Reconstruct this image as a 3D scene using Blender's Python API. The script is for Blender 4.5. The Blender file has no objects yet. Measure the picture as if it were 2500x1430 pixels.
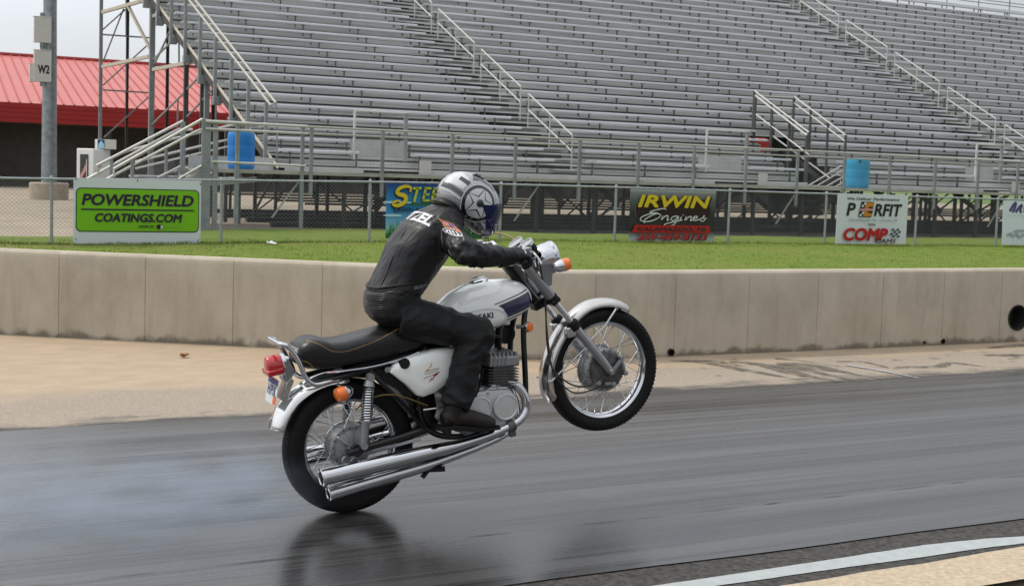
import bpy, bmesh, math, random
import numpy as np
from mathutils import Vector, Matrix, noise
from mathutils.bvhtree import BVHTree

random.seed(7)
rng = np.random.default_rng(7)
R = math.radians
SC = bpy.context.scene
COL = SC.collection

# ---------------------------------------------------------------- camera, sky, sun
# world axes: X along the strip (riding direction), Y across it (towards the stand), Z up
CF, CP, CR, CYAW = 3000.0, R(4.0), R(1.85), R(26.2569)
CCX, CCY = 1250.0, 632.89
CPOS = Vector((-1.96670, -5.77058, 1.71299))
_f = Vector((math.sin(CYAW)*math.cos(CP), math.cos(CYAW)*math.cos(CP), -math.sin(CP)))
_r = Vector((math.cos(CYAW), -math.sin(CYAW), 0))
_u = _r.cross(_f)
CRT = _r*math.cos(CR) + _u*math.sin(CR)
CUP = _u*math.cos(CR) - _r*math.sin(CR)
CFW = _f
cd = bpy.data.cameras.new('camera')
cam = bpy.data.objects.new('camera', cd); COL.objects.link(cam)
M = Matrix((CRT, CUP, -CFW)).transposed().to_4x4(); M.translation = CPOS
cam.matrix_world = M
cd.sensor_width = 36; cd.lens = CF/2500*36
cd.shift_x = 0; cd.shift_y = -(715-CCY)/2500
cd.clip_start = .1; cd.clip_end = 3000
SC.camera = cam
cd.dof.use_dof = True; cd.dof.focus_distance = 6.35; cd.dof.aperture_fstop = 9.0

SUN = Vector((-.765*math.cos(R(53)), .642*math.cos(R(53)), math.sin(R(53)))).normalized()
sl = bpy.data.lights.new('sun', 'SUN'); sl.energy = 2.8; sl.angle = R(5); sl.color = (1, .93, .82)
so = bpy.data.objects.new('sun', sl); COL.objects.link(so)
so.rotation_euler = SUN.to_track_quat('Z', 'Y').to_euler(); so.location = (0, 0, 40)

wd = bpy.data.worlds.new('World'); SC.world = wd; wd.use_nodes = True
nt = wd.node_tree; nt.nodes.clear()
def nn(t, typ, **kw):
    n = t.nodes.new(typ)
    for k, v in kw.items(): setattr(n, k, v)
    return n
o = nn(nt, 'ShaderNodeOutputWorld'); bg = nn(nt, 'ShaderNodeBackground'); bg.inputs[1].default_value = .1
sky = nn(nt, 'ShaderNodeTexSky', sky_type='NISHITA', sun_disc=False)
sky.sun_elevation = R(53); sky.sun_rotation = math.atan2(-.765, .642); sky.dust_density = 3
tc = nn(nt, 'ShaderNodeTexCoord'); sx = nn(nt, 'ShaderNodeSeparateXYZ')
nt.links.new(tc.outputs['Generated'], sx.inputs[0])
cr = nn(nt, 'ShaderNodeValToRGB')          # thin white overcast, brighter overhead
e = cr.color_ramp.elements
e[0].position = 0; e[0].color = (10.8, 11.2, 11.9, 1)
e[1].position = 1; e[1].color = (17, 17.4, 18.2, 1)
m_ = e.new(.22); m_.color = (13.4, 13.9, 14.7, 1); m_ = e.new(.45); m_.color = (14, 14.5, 15.2, 1)
nt.links.new(sx.outputs['Z'], cr.inputs[0])
nz = nn(nt, 'ShaderNodeTexNoise'); nz.inputs['Scale'].default_value = 2.2; nz.inputs['Detail'].default_value = 5
mp = nn(nt, 'ShaderNodeMapping'); mp.inputs['Scale'].default_value = (1, 1, 3)
nt.links.new(tc.outputs['Generated'], mp.inputs[0]); nt.links.new(mp.outputs[0], nz.inputs[0])
mr = nn(nt, 'ShaderNodeMapRange'); mr.inputs[1].default_value = .35; mr.inputs[2].default_value = .65
mr.inputs[3].default_value = .72; mr.inputs[4].default_value = .97
nt.links.new(nz.outputs[0], mr.inputs[0])
mx = nn(nt, 'ShaderNodeMix', data_type='RGBA')
nt.links.new(mr.outputs[0], mx.inputs[0]); nt.links.new(sky.outputs[0], mx.inputs[6]); nt.links.new(cr.outputs[0], mx.inputs[7])
dp = nn(nt, 'ShaderNodeVectorMath', operation='DOT_PRODUCT'); dp.inputs[1].default_value = SUN     # the haze glows towards the sun
nt.links.new(tc.outputs['Generated'], dp.inputs[0])
gl = nn(nt, 'ShaderNodeMapRange', interpolation_type='SMOOTHSTEP')
for i_, v_ in enumerate((-.5, 1, .66, 1.35)): gl.inputs[i_+1].default_value = v_
nt.links.new(dp.outputs['Value'], gl.inputs[0])
ml = nn(nt, 'ShaderNodeVectorMath', operation='SCALE'); nt.links.new(mx.outputs[2], ml.inputs[0]); nt.links.new(gl.outputs[0], ml.inputs[3])
nt.links.new(ml.outputs[0], bg.inputs[0]); nt.links.new(bg.outputs[0], o.inputs[0])

SC.view_settings.view_transform = 'Standard'; SC.view_settings.look = 'None'
SC.view_settings.exposure = -.5; SC.view_settings.gamma = 1
SC.view_settings.use_curve_mapping = False
SC.render.engine = 'CYCLES'
SC.cycles.max_bounces = 8; SC.cycles.diffuse_bounces = 3; SC.cycles.glossy_bounces = 4
SC.cycles.transmission_bounces = 4; SC.cycles.transparent_max_bounces = 12
SC.cycles.use_denoising = True
SC.cycles.volume_step_rate = 2; SC.cycles.volume_max_steps = 64

# ---------------------------------------------------------------- measuring helpers (sight line through a photo point, met with a plane)
def ray(px, py):
    return CFW + CRT*((px-CCX)/CF) - CUP*((py-CCY)/CF)
def on_y(px, py, y=0.):
    d = ray(px, py); return CPOS + d*((y-CPOS.y)/d.y)
def on_z(px, py, z=0.):
    d = ray(px, py); return CPOS + d*((z-CPOS.z)/d.z)
def on_end(px, py, off=0.):          # the slanting end of the stand
    n = Vector((1, .208, 0)); d = ray(px, py)
    return CPOS + d*((Vector((6.5+off, 25, 0))-CPOS).dot(n)/d.dot(n))

# ---------------------------------------------------------------- materials
def mat(name, col, rough=.6, metal=0., spec=.5, var=0., vscale=6., bump=0., bscale=40., col2=None, coat=0., stretch=None, detail=6, rvar=0.):
    m = bpy.data.materials.new(name); m.use_nodes = True
    t = m.node_tree; b = t.nodes['Principled BSDF']
    b.inputs['Base Color'].default_value = (*col, 1); b.inputs['Roughness'].default_value = rough
    b.inputs['Metallic'].default_value = metal; b.inputs['Specular IOR Level'].default_value = spec
    b.inputs['Coat Weight'].default_value = coat; b.inputs['Coat Roughness'].default_value = .05
    if var or bump or col2 or rvar:
        tc = nn(t, 'ShaderNodeTexCoord'); mp = nn(t, 'ShaderNodeMapping')
        if stretch: mp.inputs['Scale'].default_value = stretch
        t.links.new(tc.outputs['Object'], mp.inputs[0])
    if var or col2:
        z = nn(t, 'ShaderNodeTexNoise'); z.inputs['Scale'].default_value = vscale; z.inputs['Detail'].default_value = detail
        z.inputs['Roughness'].default_value = .65
        t.links.new(mp.outputs[0], z.inputs[0])
        r = nn(t, 'ShaderNodeValToRGB'); a, c = r.color_ramp.elements
        a.position = .32; c.position = .68
        lo = col2 if col2 else tuple(x*(1-var) for x in col)
        hi = col if col2 else tuple(min(1, x*(1+var)) for x in col)
        a.color = (*lo, 1); c.color = (*hi, 1)
        t.links.new(z.outputs[0], r.inputs[0]); t.links.new(r.outputs[0], b.inputs['Base Color'])
        if rvar:
            q = nn(t, 'ShaderNodeMapRange'); q.inputs[3].default_value = rough-rvar; q.inputs[4].default_value = rough+rvar
            q.inputs[1].default_value = .3; q.inputs[2].default_value = .7
            t.links.new(z.outputs[0], q.inputs[0]); t.links.new(q.outputs[0], b.inputs['Roughness'])
    if bump:
        z = nn(t, 'ShaderNodeTexNoise'); z.inputs['Scale'].default_value = bscale; z.inputs['Detail'].default_value = 4
        t.links.new(mp.outputs[0], z.inputs[0])
        k = nn(t, 'ShaderNodeBump'); k.inputs['Strength'].default_value = bump; k.inputs['Distance'].default_value = .01
        t.links.new(z.outputs[0], k.inputs['Height']); t.links.new(k.outputs[0], b.inputs['Normal'])
    return m

# ---------------------------------------------------------------- mesh builder
class MB:
    def __init__(s): s.v = []; s.f = []; s.m = []
    def add(s, vs, fs, mi=0):
        o = len(s.v); s.v += [tuple(v) for v in vs]
        s.f += [tuple(i+o for i in f) for f in fs]; s.m += [mi]*len(fs); return s
    def box(s, x0, x1, y0, y1, z0, z1, mi=0):
        vs = [(x, y, z) for x in (x0, x1) for y in (y0, y1) for z in (z0, z1)]
        return s.add(vs, [(0, 1, 3, 2), (4, 6, 7, 5), (0, 4, 5, 1), (2, 3, 7, 6), (0, 2, 6, 4), (1, 5, 7, 3)], mi)
    def quad(s, a, b, c, d, mi=0): return s.add([a, b, c, d], [(0, 1, 2, 3)], mi)
    def bar(s, a, b, w, h, up=(0, 0, 1), mi=0):      # rectangular bar from a to b
        a = Vector(a); b = Vector(b); d = (b-a).normalized(); up = Vector(up)
        if abs(d.dot(up)) > .99: up = Vector((1, 0, 0))
        x = d.cross(up).normalized()*w/2; z = x.cross(d).normalized()*h/2
        vs = [p+q for p in (a, b) for q in (x+z, x-z, -x-z, -x+z)]
        return s.add(vs, [(0, 1, 2, 3), (7, 6, 5, 4), (0, 4, 5, 1), (1, 5, 6, 2), (2, 6, 7, 3), (3, 7, 4, 0)], mi)
    def tube(s, pts, r, n=8, mi=0, cap=True, closed=False, squash=None):
        pts = [Vector(p) for p in pts]; k = len(pts)
        rs = r if isinstance(r, (list, tuple)) else [r]*k
        ref = None; vs = []; fs = []
        for i, p in enumerate(pts):
            if closed: d = pts[(i+1) % k]-pts[i-1]
            else: d = pts[min(i+1, k-1)]-pts[max(i-1, 0)]
            d = d.normalized() if d.length > 1e-9 else Vector((1, 0, 0))
            if ref is None:
                ref = Vector((0, 0, 1)) if abs(d.z) < .9 else Vector((0, 1, 0))
                if squash: ref = Vector(squash[0])
            x = (ref-d*ref.dot(d)).normalized(); y = d.cross(x); ref = x
            q = squash[1] if squash else 1
            for j in range(n):
                a = 2*math.pi*j/n; vs.append(p+x*(rs[i]*math.cos(a))+y*(rs[i]*q*math.sin(a)))
        for i in range(k if closed else k-1):
            for j in range(n):
                a = i*n+j; b = i*n+(j+1) % n; i2 = (i+1) % k
                fs.append((a, b, i2*n+(j+1) % n, i2*n+j))
        if cap and not closed:
            fs.append(tuple(range(n-1, -1, -1))); fs.append(tuple((k-1)*n+j for j in range(n)))
        return s.add(vs, fs, mi)
    def lathe(s, prof, c, axis=(0, 1, 0), n=32, mi=0, a0=0., a1=None, closed=False):
        # prof: (radius, height along axis)
        c = Vector(c); ax = Vector(axis).normalized()
        x = Vector((1, 0, 0)) if abs(ax.x) < .9 else Vector((0, 0, 1))
        x = (x-ax*x.dot(ax)).normalized(); y = ax.cross(x)
        full = a1 is None; a1 = 2*math.pi if full else a1; m = n if full else n+1; k = len(prof); vs = []; fs = []
        for i in range(m):
            a = a0+(a1-a0)*i/n
            for (r, h) in prof: vs.append(c+ax*h+(x*math.cos(a)+y*math.sin(a))*r)
        for i in range(n):
            i2 = (i+1) % m
            for j in range(k if closed else k-1):
                j2 = (j+1) % k
                fs.append((i*k+j, i2*k+j, i2*k+j2, i*k+j2))
        return s.add(vs, fs, mi)
    def loft(s, rings, mi=0, cap=True):
        n = len(rings[0]); vs = [p for r in rings for p in r]; fs = []
        for i in range(len(rings)-1):
            for j in range(n): fs.append((i*n+j, i*n+(j+1) % n, (i+1)*n+(j+1) % n, (i+1)*n+j))
        if cap:
            fs.append(tuple(range(n-1, -1, -1))); fs.append(tuple((len(rings)-1)*n+j for j in range(n)))
        return s.add(vs, fs, mi)
    def prism(s, poly, axis, a, b, mi=0):          # 2D poly pushed along an axis ('x': (y,z), 'y': (x,z), 'z': (x,y))
        def P(p, t):
            return (t, p[0], p[1]) if axis == 'x' else (p[0], t, p[1]) if axis == 'y' else (p[0], p[1], t)
        n = len(poly); vs = [P(p, a) for p in poly]+[P(p, b) for p in poly]
        fs = [tuple(range(n)), tuple(range(2*n-1, n-1, -1))]+[(i, (i+1) % n, n+(i+1) % n, n+i) for i in range(n)]
        return s.add(vs, fs, mi)
    def mesh(s, name, smooth=True, ang=35, fix=True):
        me = bpy.data.meshes.new(name); me.from_pydata(s.v, [], s.f); 
        if len(set(s.m)) > 1: me.polygons.foreach_set('material_index', s.m)
        if fix:
            bm = bmesh.new(); bm.from_mesh(me); bmesh.ops.recalc_face_normals(bm, faces=bm.faces); bm.to_mesh(me); bm.free()
        if smooth:
            me.polygons.foreach_set('use_smooth', [True]*len(me.polygons)); me.set_sharp_from_angle(angle=R(ang))
        me.update(); return me
    def build(s, name, mats, parent=None, smooth=True, ang=35, bevel=0, fix=True, off=None):
        me = s.mesh(name, smooth, ang, fix)
        if off is not None: me.transform(Matrix.Translation(off))
        for m in (mats if isinstance(mats, (list, tuple)) else [mats]): me.materials.append(m)
        return link(name, me, parent, bevel)
def link(name, me, parent=None, bevel=0):
    ob = bpy.data.objects.new(name, me); COL.objects.link(ob)
    if parent: ob.parent = parent
    if bevel:
        b = ob.modifiers.new('bevel', 'BEVEL'); b.width = bevel; b.segments = 2; b.limit_method = 'ANGLE'; b.angle_limit = R(40)
    return ob
def empty(name, loc=(0, 0, 0), rot=(0, 0, 0)):
    o = bpy.data.objects.new(name, None); o.empty_display_size = .2; COL.objects.link(o); o.location = loc; o.rotation_euler = rot
    return o
def tag(o, label, cat, group=None):
    o['label'] = label; o['category'] = cat
    if group: o['group'] = group
    return o
def struct(o, kind='structure'): o['kind'] = kind; return o
def lerp(a, b, t): return a+(b-a)*t
def smoothpath(pts, n=6):        # Catmull-Rom through 3D points
    P = [Vector(p) for p in pts]; P = [P[0]*2-P[1]]+P+[P[-1]*2-P[-2]]; out = []
    for i in range(1, len(P)-2):
        a, b, c, d = P[i-1:i+3]
        for k in range(n):
            t = k/n
            out.append(.5*((2*b)+(c-a)*t+(2*a-5*b+4*c-d)*t*t+(3*b-a-3*c+d)*t**3))
    out.append(P[-2]); return out
# writing: text as a mesh in the XZ plane, readable from -Y
def text(s, h, x=0., z=0., y=0., align='CENTER', shear=0., bold=0., width=None, space=1., heavy=0.):
    c = bpy.data.curves.new('lettering', 'FONT'); c.body = s; c.size = 1; c.shear = shear; c.offset = bold; c.space_character = space
    c.resolution_u = 3; c.fill_mode = 'FRONT'
    o = bpy.data.objects.new('lettering', c); me = bpy.data.meshes.new_from_object(o)
    bpy.data.objects.remove(o); bpy.data.curves.remove(c)
    co = np.empty(len(me.vertices)*3); me.vertices.foreach_get('co', co); co = co.reshape(-1, 3)
    lo = co.min(0); hi = co.max(0)
    sz = h/.73 if (hi[1]-lo[1]) > .9 or any(ch in 'gpqy,' for ch in s) else h/max(hi[1]-lo[1], .01)
    base = 0 if any(ch in 'gpqy,' for ch in s) else lo[1]
    sxx = (width/(hi[0]-lo[0])) if width else sz
    w = (hi[0]-lo[0])*sxx
    ox = x-(w/2 if align == 'CENTER' else 0 if align == 'LEFT' else w)
    out = MB(); vs = [(ox+(p[0]-lo[0])*sxx, y, z+(p[1]-base)*sz) for p in co]
    fs = [tuple(p.vertices) for p in me.polygons]
    bpy.data.meshes.remove(me); out.add(vs, fs)
    if heavy:          # thicken the strokes evenly: shifted copies a hair in front of each other
        d = heavy*h
        for k in range(8):
            a = math.pi*k/4; out.add([(p[0]+d*math.cos(a), p[1]-.0004*(k+1), p[2]+d*math.sin(a)*.8) for p in vs], fs)
    return out
def bvh_of(me): return BVHTree.FromPolygons([v.co.copy() for v in me.vertices], [tuple(p.vertices) for p in me.polygons])
def fine(me_mb, cuts=.01):
    """triangulate and split long edges so that flat artwork can follow a curved surface"""
    me = bpy.data.meshes.new('t'); me.from_pydata(me_mb.v, [], me_mb.f); bm = bmesh.new(); bm.from_mesh(me)
    bmesh.ops.triangulate(bm, faces=bm.faces)
    for _ in range(5):
        es = [e for e in bm.edges if e.calc_length() > cuts]
        if not es: break
        bmesh.ops.subdivide_edges(bm, edges=es, cuts=1); bmesh.ops.triangulate(bm, faces=bm.faces)
    bm.verts.index_update(); vs = [v.co.copy() for v in bm.verts]; fs = [tuple(v.index for v in f.verts) for f in bm.faces]
    bm.free(); bpy.data.meshes.remove(me); return vs, fs
def decal(mb, bvh, direction, start, off=.0015, cuts=.012):
    """lay flat artwork (already placed in space) onto a surface along a direction"""
    vs, fs = fine(mb, cuts); d = Vector(direction).normalized(); out = []; ok = []
    for v in vs:
        hit, n, i, dist = bvh.ray_cast(v-d*start, d)
        if hit is None: out.append(v); ok.append(False)
        else:
            if n.dot(d) > 0: n = -n
            out.append(hit+n*off); ok.append(True)
    r = MB(); r.add(out, [f for f in fs if all(ok[i] for i in f)]); return r
def ellipse2(cx, cz, a, b, n=40, rot=0.):
    c, s_ = math.cos(rot), math.sin(rot)
    return [(cx+a*math.cos(t)*c-b*math.sin(t)*s_, cz+a*math.cos(t)*s_+b*math.sin(t)*c) for t in [2*math.pi*i/n for i in range(n)]]
def flat(poly, y=0., mi=0):      # one polygon in the XZ plane
    return MB().add([(p[0], y, p[1]) for p in poly], [tuple(range(len(poly)))], mi)
def ringflat(o, i, y=0.):
    n = len(o); return MB().add([(p[0], y, p[1]) for p in o]+[(p[0], y, p[1]) for p in i], [(k, (k+1) % n, n+(k+1) % n, n+k) for k in range(n)])
def stroke(pts, w, y=0., n=5):   # brush stroke of given width in the XZ plane
    P = smoothpath([(p[0], 0, p[1]) for p in pts], n); k = len(P); L = []; Rr = []
    for i, p in enumerate(P):
        d = (P[min(i+1, k-1)]-P[max(i-1, 0)]).normalized(); q = Vector((-d.z, 0, d.x))
        ww = w[0]+(w[1]-w[0])*math.sin(math.pi*i/(k-1)) if isinstance(w, tuple) else w
        L.append((p.x+q.x*ww/2, y, p.z+q.z*ww/2)); Rr.append((p.x-q.x*ww/2, y, p.z-q.z*ww/2))
    return MB().add(L+Rr, [(i, i+1, k+i+1, k+i) for i in range(k-1)])
# ---------------------------------------------------------------- ground materials
def track_material():
    m = bpy.data.materials.new('rubbered_asphalt'); m.use_nodes = True; t = m.node_tree; b = t.nodes['Principled BSDF']
    tc = nn(t, 'ShaderNodeTexCoord')
    def noise_(scale, sc, det=6, rough=.6):
        mp = nn(t, 'ShaderNodeMapping'); mp.inputs['Scale'].default_value = sc
        z = nn(t, 'ShaderNodeTexNoise'); z.inputs['Scale'].default_value = scale; z.inputs['Detail'].default_value = det
        z.inputs['Roughness'].default_value = rough
        t.links.new(tc.outputs['Object'], mp.inputs[0]); t.links.new(mp.outputs[0], z.inputs[0]); return z
    def maprange(src, a, b_, c, d):
        q = nn(t, 'ShaderNodeMapRange'); 
        for i, v in enumerate((a, b_, c, d)): q.inputs[i+1].default_value = v
        t.links.new(src, q.inputs[0]); return q.outputs[0]
    def math_(op, a, c):
        q = nn(t, 'ShaderNodeMath', operation=op)
        for i, v in enumerate((a, c)):
            if isinstance(v, (int, float)): q.inputs[i].default_value = v
            else: t.links.new(v, q.inputs[i])
        return q.outputs[0]
    wide = noise_(1.0, (.07, 3.0, 1), 7, .7); fine_ = noise_(1.0, (.16, 30, 1), 6, .7); grain = noise_(170, (1, 1, 1), 2)
    pores = noise_(60, (.5, 1, 1), 3)
    s = math_('ADD', math_('MULTIPLY', wide.outputs[0], .62), math_('MULTIPLY', fine_.outputs[0], .38))
    ramp = nn(t, 'ShaderNodeValToRGB'); e = ramp.color_ramp.elements
    e[0].position = .36; e[0].color = (.006, .006, .006, 1); e[1].position = .64; e[1].color = (.045, .0445, .044, 1)
    t.links.new(s, ramp.inputs[0])
    thin = noise_(1.0, (.035, 17, 1), 5, .75)
    g = math_('MULTIPLY', maprange(grain.outputs[0], .3, .7, .82, 1.18), math_('ADD', maprange(thin.outputs[0], .60, .72, 1, 2.1), maprange(thin.outputs[0], .30, .40, -.55, 0)))
    mul = nn(t, 'ShaderNodeMix', data_type='RGBA', blend_type='MULTIPLY'); mul.inputs[0].default_value = 1
    t.links.new(ramp.outputs[0], mul.inputs[6]); t.links.new(g, mul.inputs[7]); t.links.new(mul.outputs[2], b.inputs['Base Color'])
    t.links.new(math_('ADD', maprange(s, .40, .60, .17, .38), maprange(thin.outputs[0], .58, .72, 0, .16)), b.inputs['Roughness'])
    t.links.new(math_('ADD', maprange(s, .42, .60, .14, .60), maprange(thin.outputs[0], .58, .70, 0, .12)), b.inputs['Specular IOR Level']); b.inputs['IOR'].default_value = 2.25
    bp = nn(t, 'ShaderNodeBump'); bp.inputs['Strength'].default_value = .12; bp.inputs['Distance'].default_value = .004
    hsum = math_('ADD', math_('MULTIPLY', fine_.outputs[0], .8), math_('MULTIPLY', pores.outputs[0], .35))
    t.links.new(hsum, bp.inputs['Height']); t.links.new(bp.outputs[0], b.inputs['Normal'])
    return m
def apron_material():
    m = bpy.data.materials.new('tan_concrete'); m.use_nodes = True; t = m.node_tree; b = t.nodes['Principled BSDF']
    tc = nn(t, 'ShaderNodeTexCoord')
    def noise_(scale, sc, det=6):
        mp = nn(t, 'ShaderNodeMapping'); mp.inputs['Scale'].default_value = sc
        z = nn(t, 'ShaderNodeTexNoise'); z.inputs['Scale'].default_value = scale; z.inputs['Detail'].default_value = det; z.inputs['Roughness'].default_value = .65
        t.links.new(tc.outputs['Object'], mp.inputs[0]); t.links.new(mp.outputs[0], z.inputs[0]); return z.outputs[0]
    def mapr(src, a, b_, c, d):
        q = nn(t, 'ShaderNodeMapRange')
        for i, v in enumerate((a, b_, c, d)): q.inputs[i+1].default_value = v
        t.links.new(src, q.inputs[0]); return q.outputs[0]
    def mth(op, a, c):
        q = nn(t, 'ShaderNodeMath', operation=op)
        for i, v in enumerate((a, c)):
            if isinstance(v, (int, float)): q.inputs[i].default_value = v
            else: t.links.new(v, q.inputs[i])
        return q.outputs[0]
    def mix(f, a, c):
        q = nn(t, 'ShaderNodeMix', data_type='RGBA')
        t.links.new(f, q.inputs[0])
        for i, v in ((6, a), (7, c)):
            if isinstance(v, tuple): q.inputs[i].default_value = (*v, 1)
            else: t.links.new(v, q.inputs[i])
        return q.outputs[2]
    sep = nn(t, 'ShaderNodeSeparateXYZ'); t.links.new(tc.outputs['Object'], sep.inputs[0]); Y = sep.outputs['Y']
    big = noise_(.8, (.5, 1, 1)); med = noise_(5, (.6, 1, 1)); grain = noise_(110, (1, 1, 1), 3); st = noise_(1.2, (.5, 3, 1))
    base = mix(mapr(med, .3, .7, 0, 1), (.37, .285, .195), (.46, .36, .25))
    grey = mix(mapr(grain, .32, .68, 0, 1), (.18, .15, .12), (.46, .39, .31))
    # the coarse, worn strip beside the racing lane, paler slab towards the wall
    edge = mapr(mth('ADD', Y, mapr(big, .3, .7, -.35, .35)), 3.45, 3.8, 0, 1)
    c = mix(edge, grey, base)
    c = mix(mapr(grain, .3, .7, 0, .25), c, (.22, .175, .125))
    # tyre rubber carried off the lane
    rub = mapr(mth('ADD', Y, mth('ADD', mapr(st, .3, .7, -.16, .16), mapr(med, .3, .7, -.1, .1))), 2.5, 2.72, .95, 0)
    c = mix(rub, c, (.055, .054, .052))
    t.links.new(c, b.inputs['Base Color']); b.inputs['Roughness'].default_value = .8; b.inputs['Specular IOR Level'].default_value = .3
    bp = nn(t, 'ShaderNodeBump'); bp.inputs['Strength'].default_value = .35; bp.inputs['Distance'].default_value = .006
    t.links.new(grain, bp.inputs['Height']); t.links.new(bp.outputs[0], b.inputs['Normal'])
    return m
def ground_material():
    m = mat('gravel_pavement', (.29, .24, .175), .9, var=.2, vscale=.6, bump=.3, bscale=25)
    t = m.node_tree; b = t.nodes['Principled BSDF']; src = b.inputs['Base Color'].links[0].from_socket
    tc = nn(t, 'ShaderNodeTexCoord'); sp = nn(t, 'ShaderNodeSeparateXYZ'); t.links.new(tc.outputs['Object'], sp.inputs[0])
    q2 = nn(t, 'ShaderNodeMapRange'); q2.inputs[1].default_value = -2.3; q2.inputs[2].default_value = -2.0; t.links.new(sp.outputs['Y'], q2.inputs[0])
    x0_ = nn(t, 'ShaderNodeMix', data_type='RGBA'); t.links.new(q2.outputs[0], x0_.inputs[0]); x0_.inputs[6].default_value = (.045, .045, .044, 1); t.links.new(src, x0_.inputs[7]); src = x0_.outputs[2]      # near side, mostly unseen: coloured dark to cut fill light on the bike
    q = nn(t, 'ShaderNodeMapRange'); q.inputs[1].default_value = 84; q.inputs[2].default_value = 86
    t.links.new(sp.outputs['Y'], q.inputs[0])
    x = nn(t, 'ShaderNodeMix', data_type='RGBA'); t.links.new(q.outputs[0], x.inputs[0]); t.links.new(src, x.inputs[6])
    x.inputs[7].default_value = (.10, .16, .03, 1); t.links.new(x.outputs[2], b.inputs['Base Color'])
    return m
def wall_material():
    m = bpy.data.materials.new('cast_concrete'); m.use_nodes = True; t = m.node_tree; b = t.nodes['Principled BSDF']
    tc = nn(t, 'ShaderNodeTexCoord')
    def noise_(scale, sc, det=6):
        mp = nn(t, 'ShaderNodeMapping'); mp.inputs['Scale'].default_value = sc
        z = nn(t, 'ShaderNodeTexNoise'); z.inputs['Scale'].default_value = scale; z.inputs['Detail'].default_value = det; z.inputs['Roughness'].default_value = .6
        t.links.new(tc.outputs['Object'], mp.inputs[0]); t.links.new(mp.outputs[0], z.inputs[0]); return z.outputs[0]
    def mapr(src, a, b_, c, d):
        q = nn(t, 'ShaderNodeMapRange')
        for i, v in enumerate((a, b_, c, d)): q.inputs[i+1].default_value = v
        t.links.new(src, q.inputs[0]); return q.outputs[0]
    def mix(f, a, c):
        q = nn(t, 'ShaderNodeMix', data_type='RGBA'); t.links.new(f, q.inputs[0])
        for i, v in ((6, a), (7, c)):
            if isinstance(v, tuple): q.inputs[i].default_value = (*v, 1)
            else: t.links.new(v, q.inputs[i])
        return q.outputs[2]
    c = mix(mapr(noise_(2.5, (1, 1, .8)), .32, .68, 0, 1), (.40, .35, .27), (.50, .445, .355))
    runs = noise_(7, (1, 1, .12), 5)                      # rain streaks down the face
    c = mix(mapr(runs, .50, .72, 0, .34), c, (.26, .22, .165))
    c = mix(mapr(noise_(3.2, (1, 1, .5), 8), .56, .70, 0, .35), c, (.30, .27, .225))
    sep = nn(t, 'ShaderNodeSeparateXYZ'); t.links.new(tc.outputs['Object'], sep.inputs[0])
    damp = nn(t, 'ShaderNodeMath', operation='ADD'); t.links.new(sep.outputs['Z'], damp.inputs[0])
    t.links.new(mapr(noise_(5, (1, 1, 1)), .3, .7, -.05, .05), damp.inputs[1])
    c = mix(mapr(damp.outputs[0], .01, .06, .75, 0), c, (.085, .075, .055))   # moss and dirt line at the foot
    c = mix(mapr(noise_(60, (1, 1, 1), 3), .3, .7, .0, .22), c, (.28, .24, .18))
    t.links.new(c, b.inputs['Base Color']); b.inputs['Roughness'].default_value = .85; b.inputs['Specular IOR Level'].default_value = .25
    bp = nn(t, 'ShaderNodeBump'); bp.inputs['Strength'].default_value = .25; bp.inputs['Distance'].default_value = .006
    t.links.new(noise_(30, (1, 1, .6), 5), bp.inputs['Height']); t.links.new(bp.outputs[0], b.inputs['Normal'])
    return m
MT = {}
MT['track'] = track_material(); MT['apron'] = apron_material(); MT['ground'] = ground_material(); MT['wall'] = wall_material()
MT['coarse'] = mat('coarse_asphalt', (.050, .046, .042), .7, var=.7, vscale=30, bump=.6, bscale=90, spec=.3)
MT['line'] = mat('white_paint', (.36, .39, .39), .7, var=.1, vscale=14, bump=.2, bscale=60)
MT['kerb'] = mat('kerb_concrete', (.45, .37, .265), .85, var=.22, vscale=35, bump=.4, bscale=80, spec=.2)
MT['lawn'] = mat('lawn', (.150, .205, .033), .95, col2=(.095, .145, .018), vscale=5, bump=1, bscale=30, spec=.15, stretch=(.6, 1, 1), detail=9)
MT['dirt'] = mat('bare_soil', (.30, .22, .12), .95, col2=(.13, .16, .04), vscale=9, bump=.6, bscale=40, spec=.1, detail=8)
MT['blade'] = mat('grass_blade', (.15, .21, .036), .8, col2=(.10, .15, .02), vscale=4, spec=.2)
MT['skid'] = mat('tyre_rubber_mark', (.085, .078, .068), .6, col2=(.15, .128, .1), vscale=9, stretch=(.5, 1, 1), detail=9)
MT['dark'] = mat('dark_hole', (.012, .011, .01), .9)

def broken_edge(m, scale, stretch, lo, hi):
    t = m.node_tree; b = t.nodes['Principled BSDF']; o = t.nodes['Material Output']; tr = nn(t, 'ShaderNodeBsdfTransparent'); mxs = nn(t, 'ShaderNodeMixShader')
    tc = nn(t, 'ShaderNodeTexCoord'); mp = nn(t, 'ShaderNodeMapping'); mp.inputs['Scale'].default_value = stretch; z = nn(t, 'ShaderNodeTexNoise'); z.inputs['Scale'].default_value = scale; z.inputs['Detail'].default_value = 7; z.inputs['Roughness'].default_value = .7
    q = nn(t, 'ShaderNodeMapRange'); q.inputs[1].default_value = lo; q.inputs[2].default_value = hi
    t.links.new(tc.outputs['Object'], mp.inputs[0]); t.links.new(mp.outputs[0], z.inputs[0]); t.links.new(z.outputs[0], q.inputs[0]); t.links.new(q.outputs[0], mxs.inputs[0])
    t.links.new(tr.outputs[0], mxs.inputs[1]); t.links.new(b.outputs[0], mxs.inputs[2]); t.links.new(mxs.outputs[0], o.inputs[0])
broken_edge(MT['skid'], 9, (1, .8, 1), .36, .64)
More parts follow.
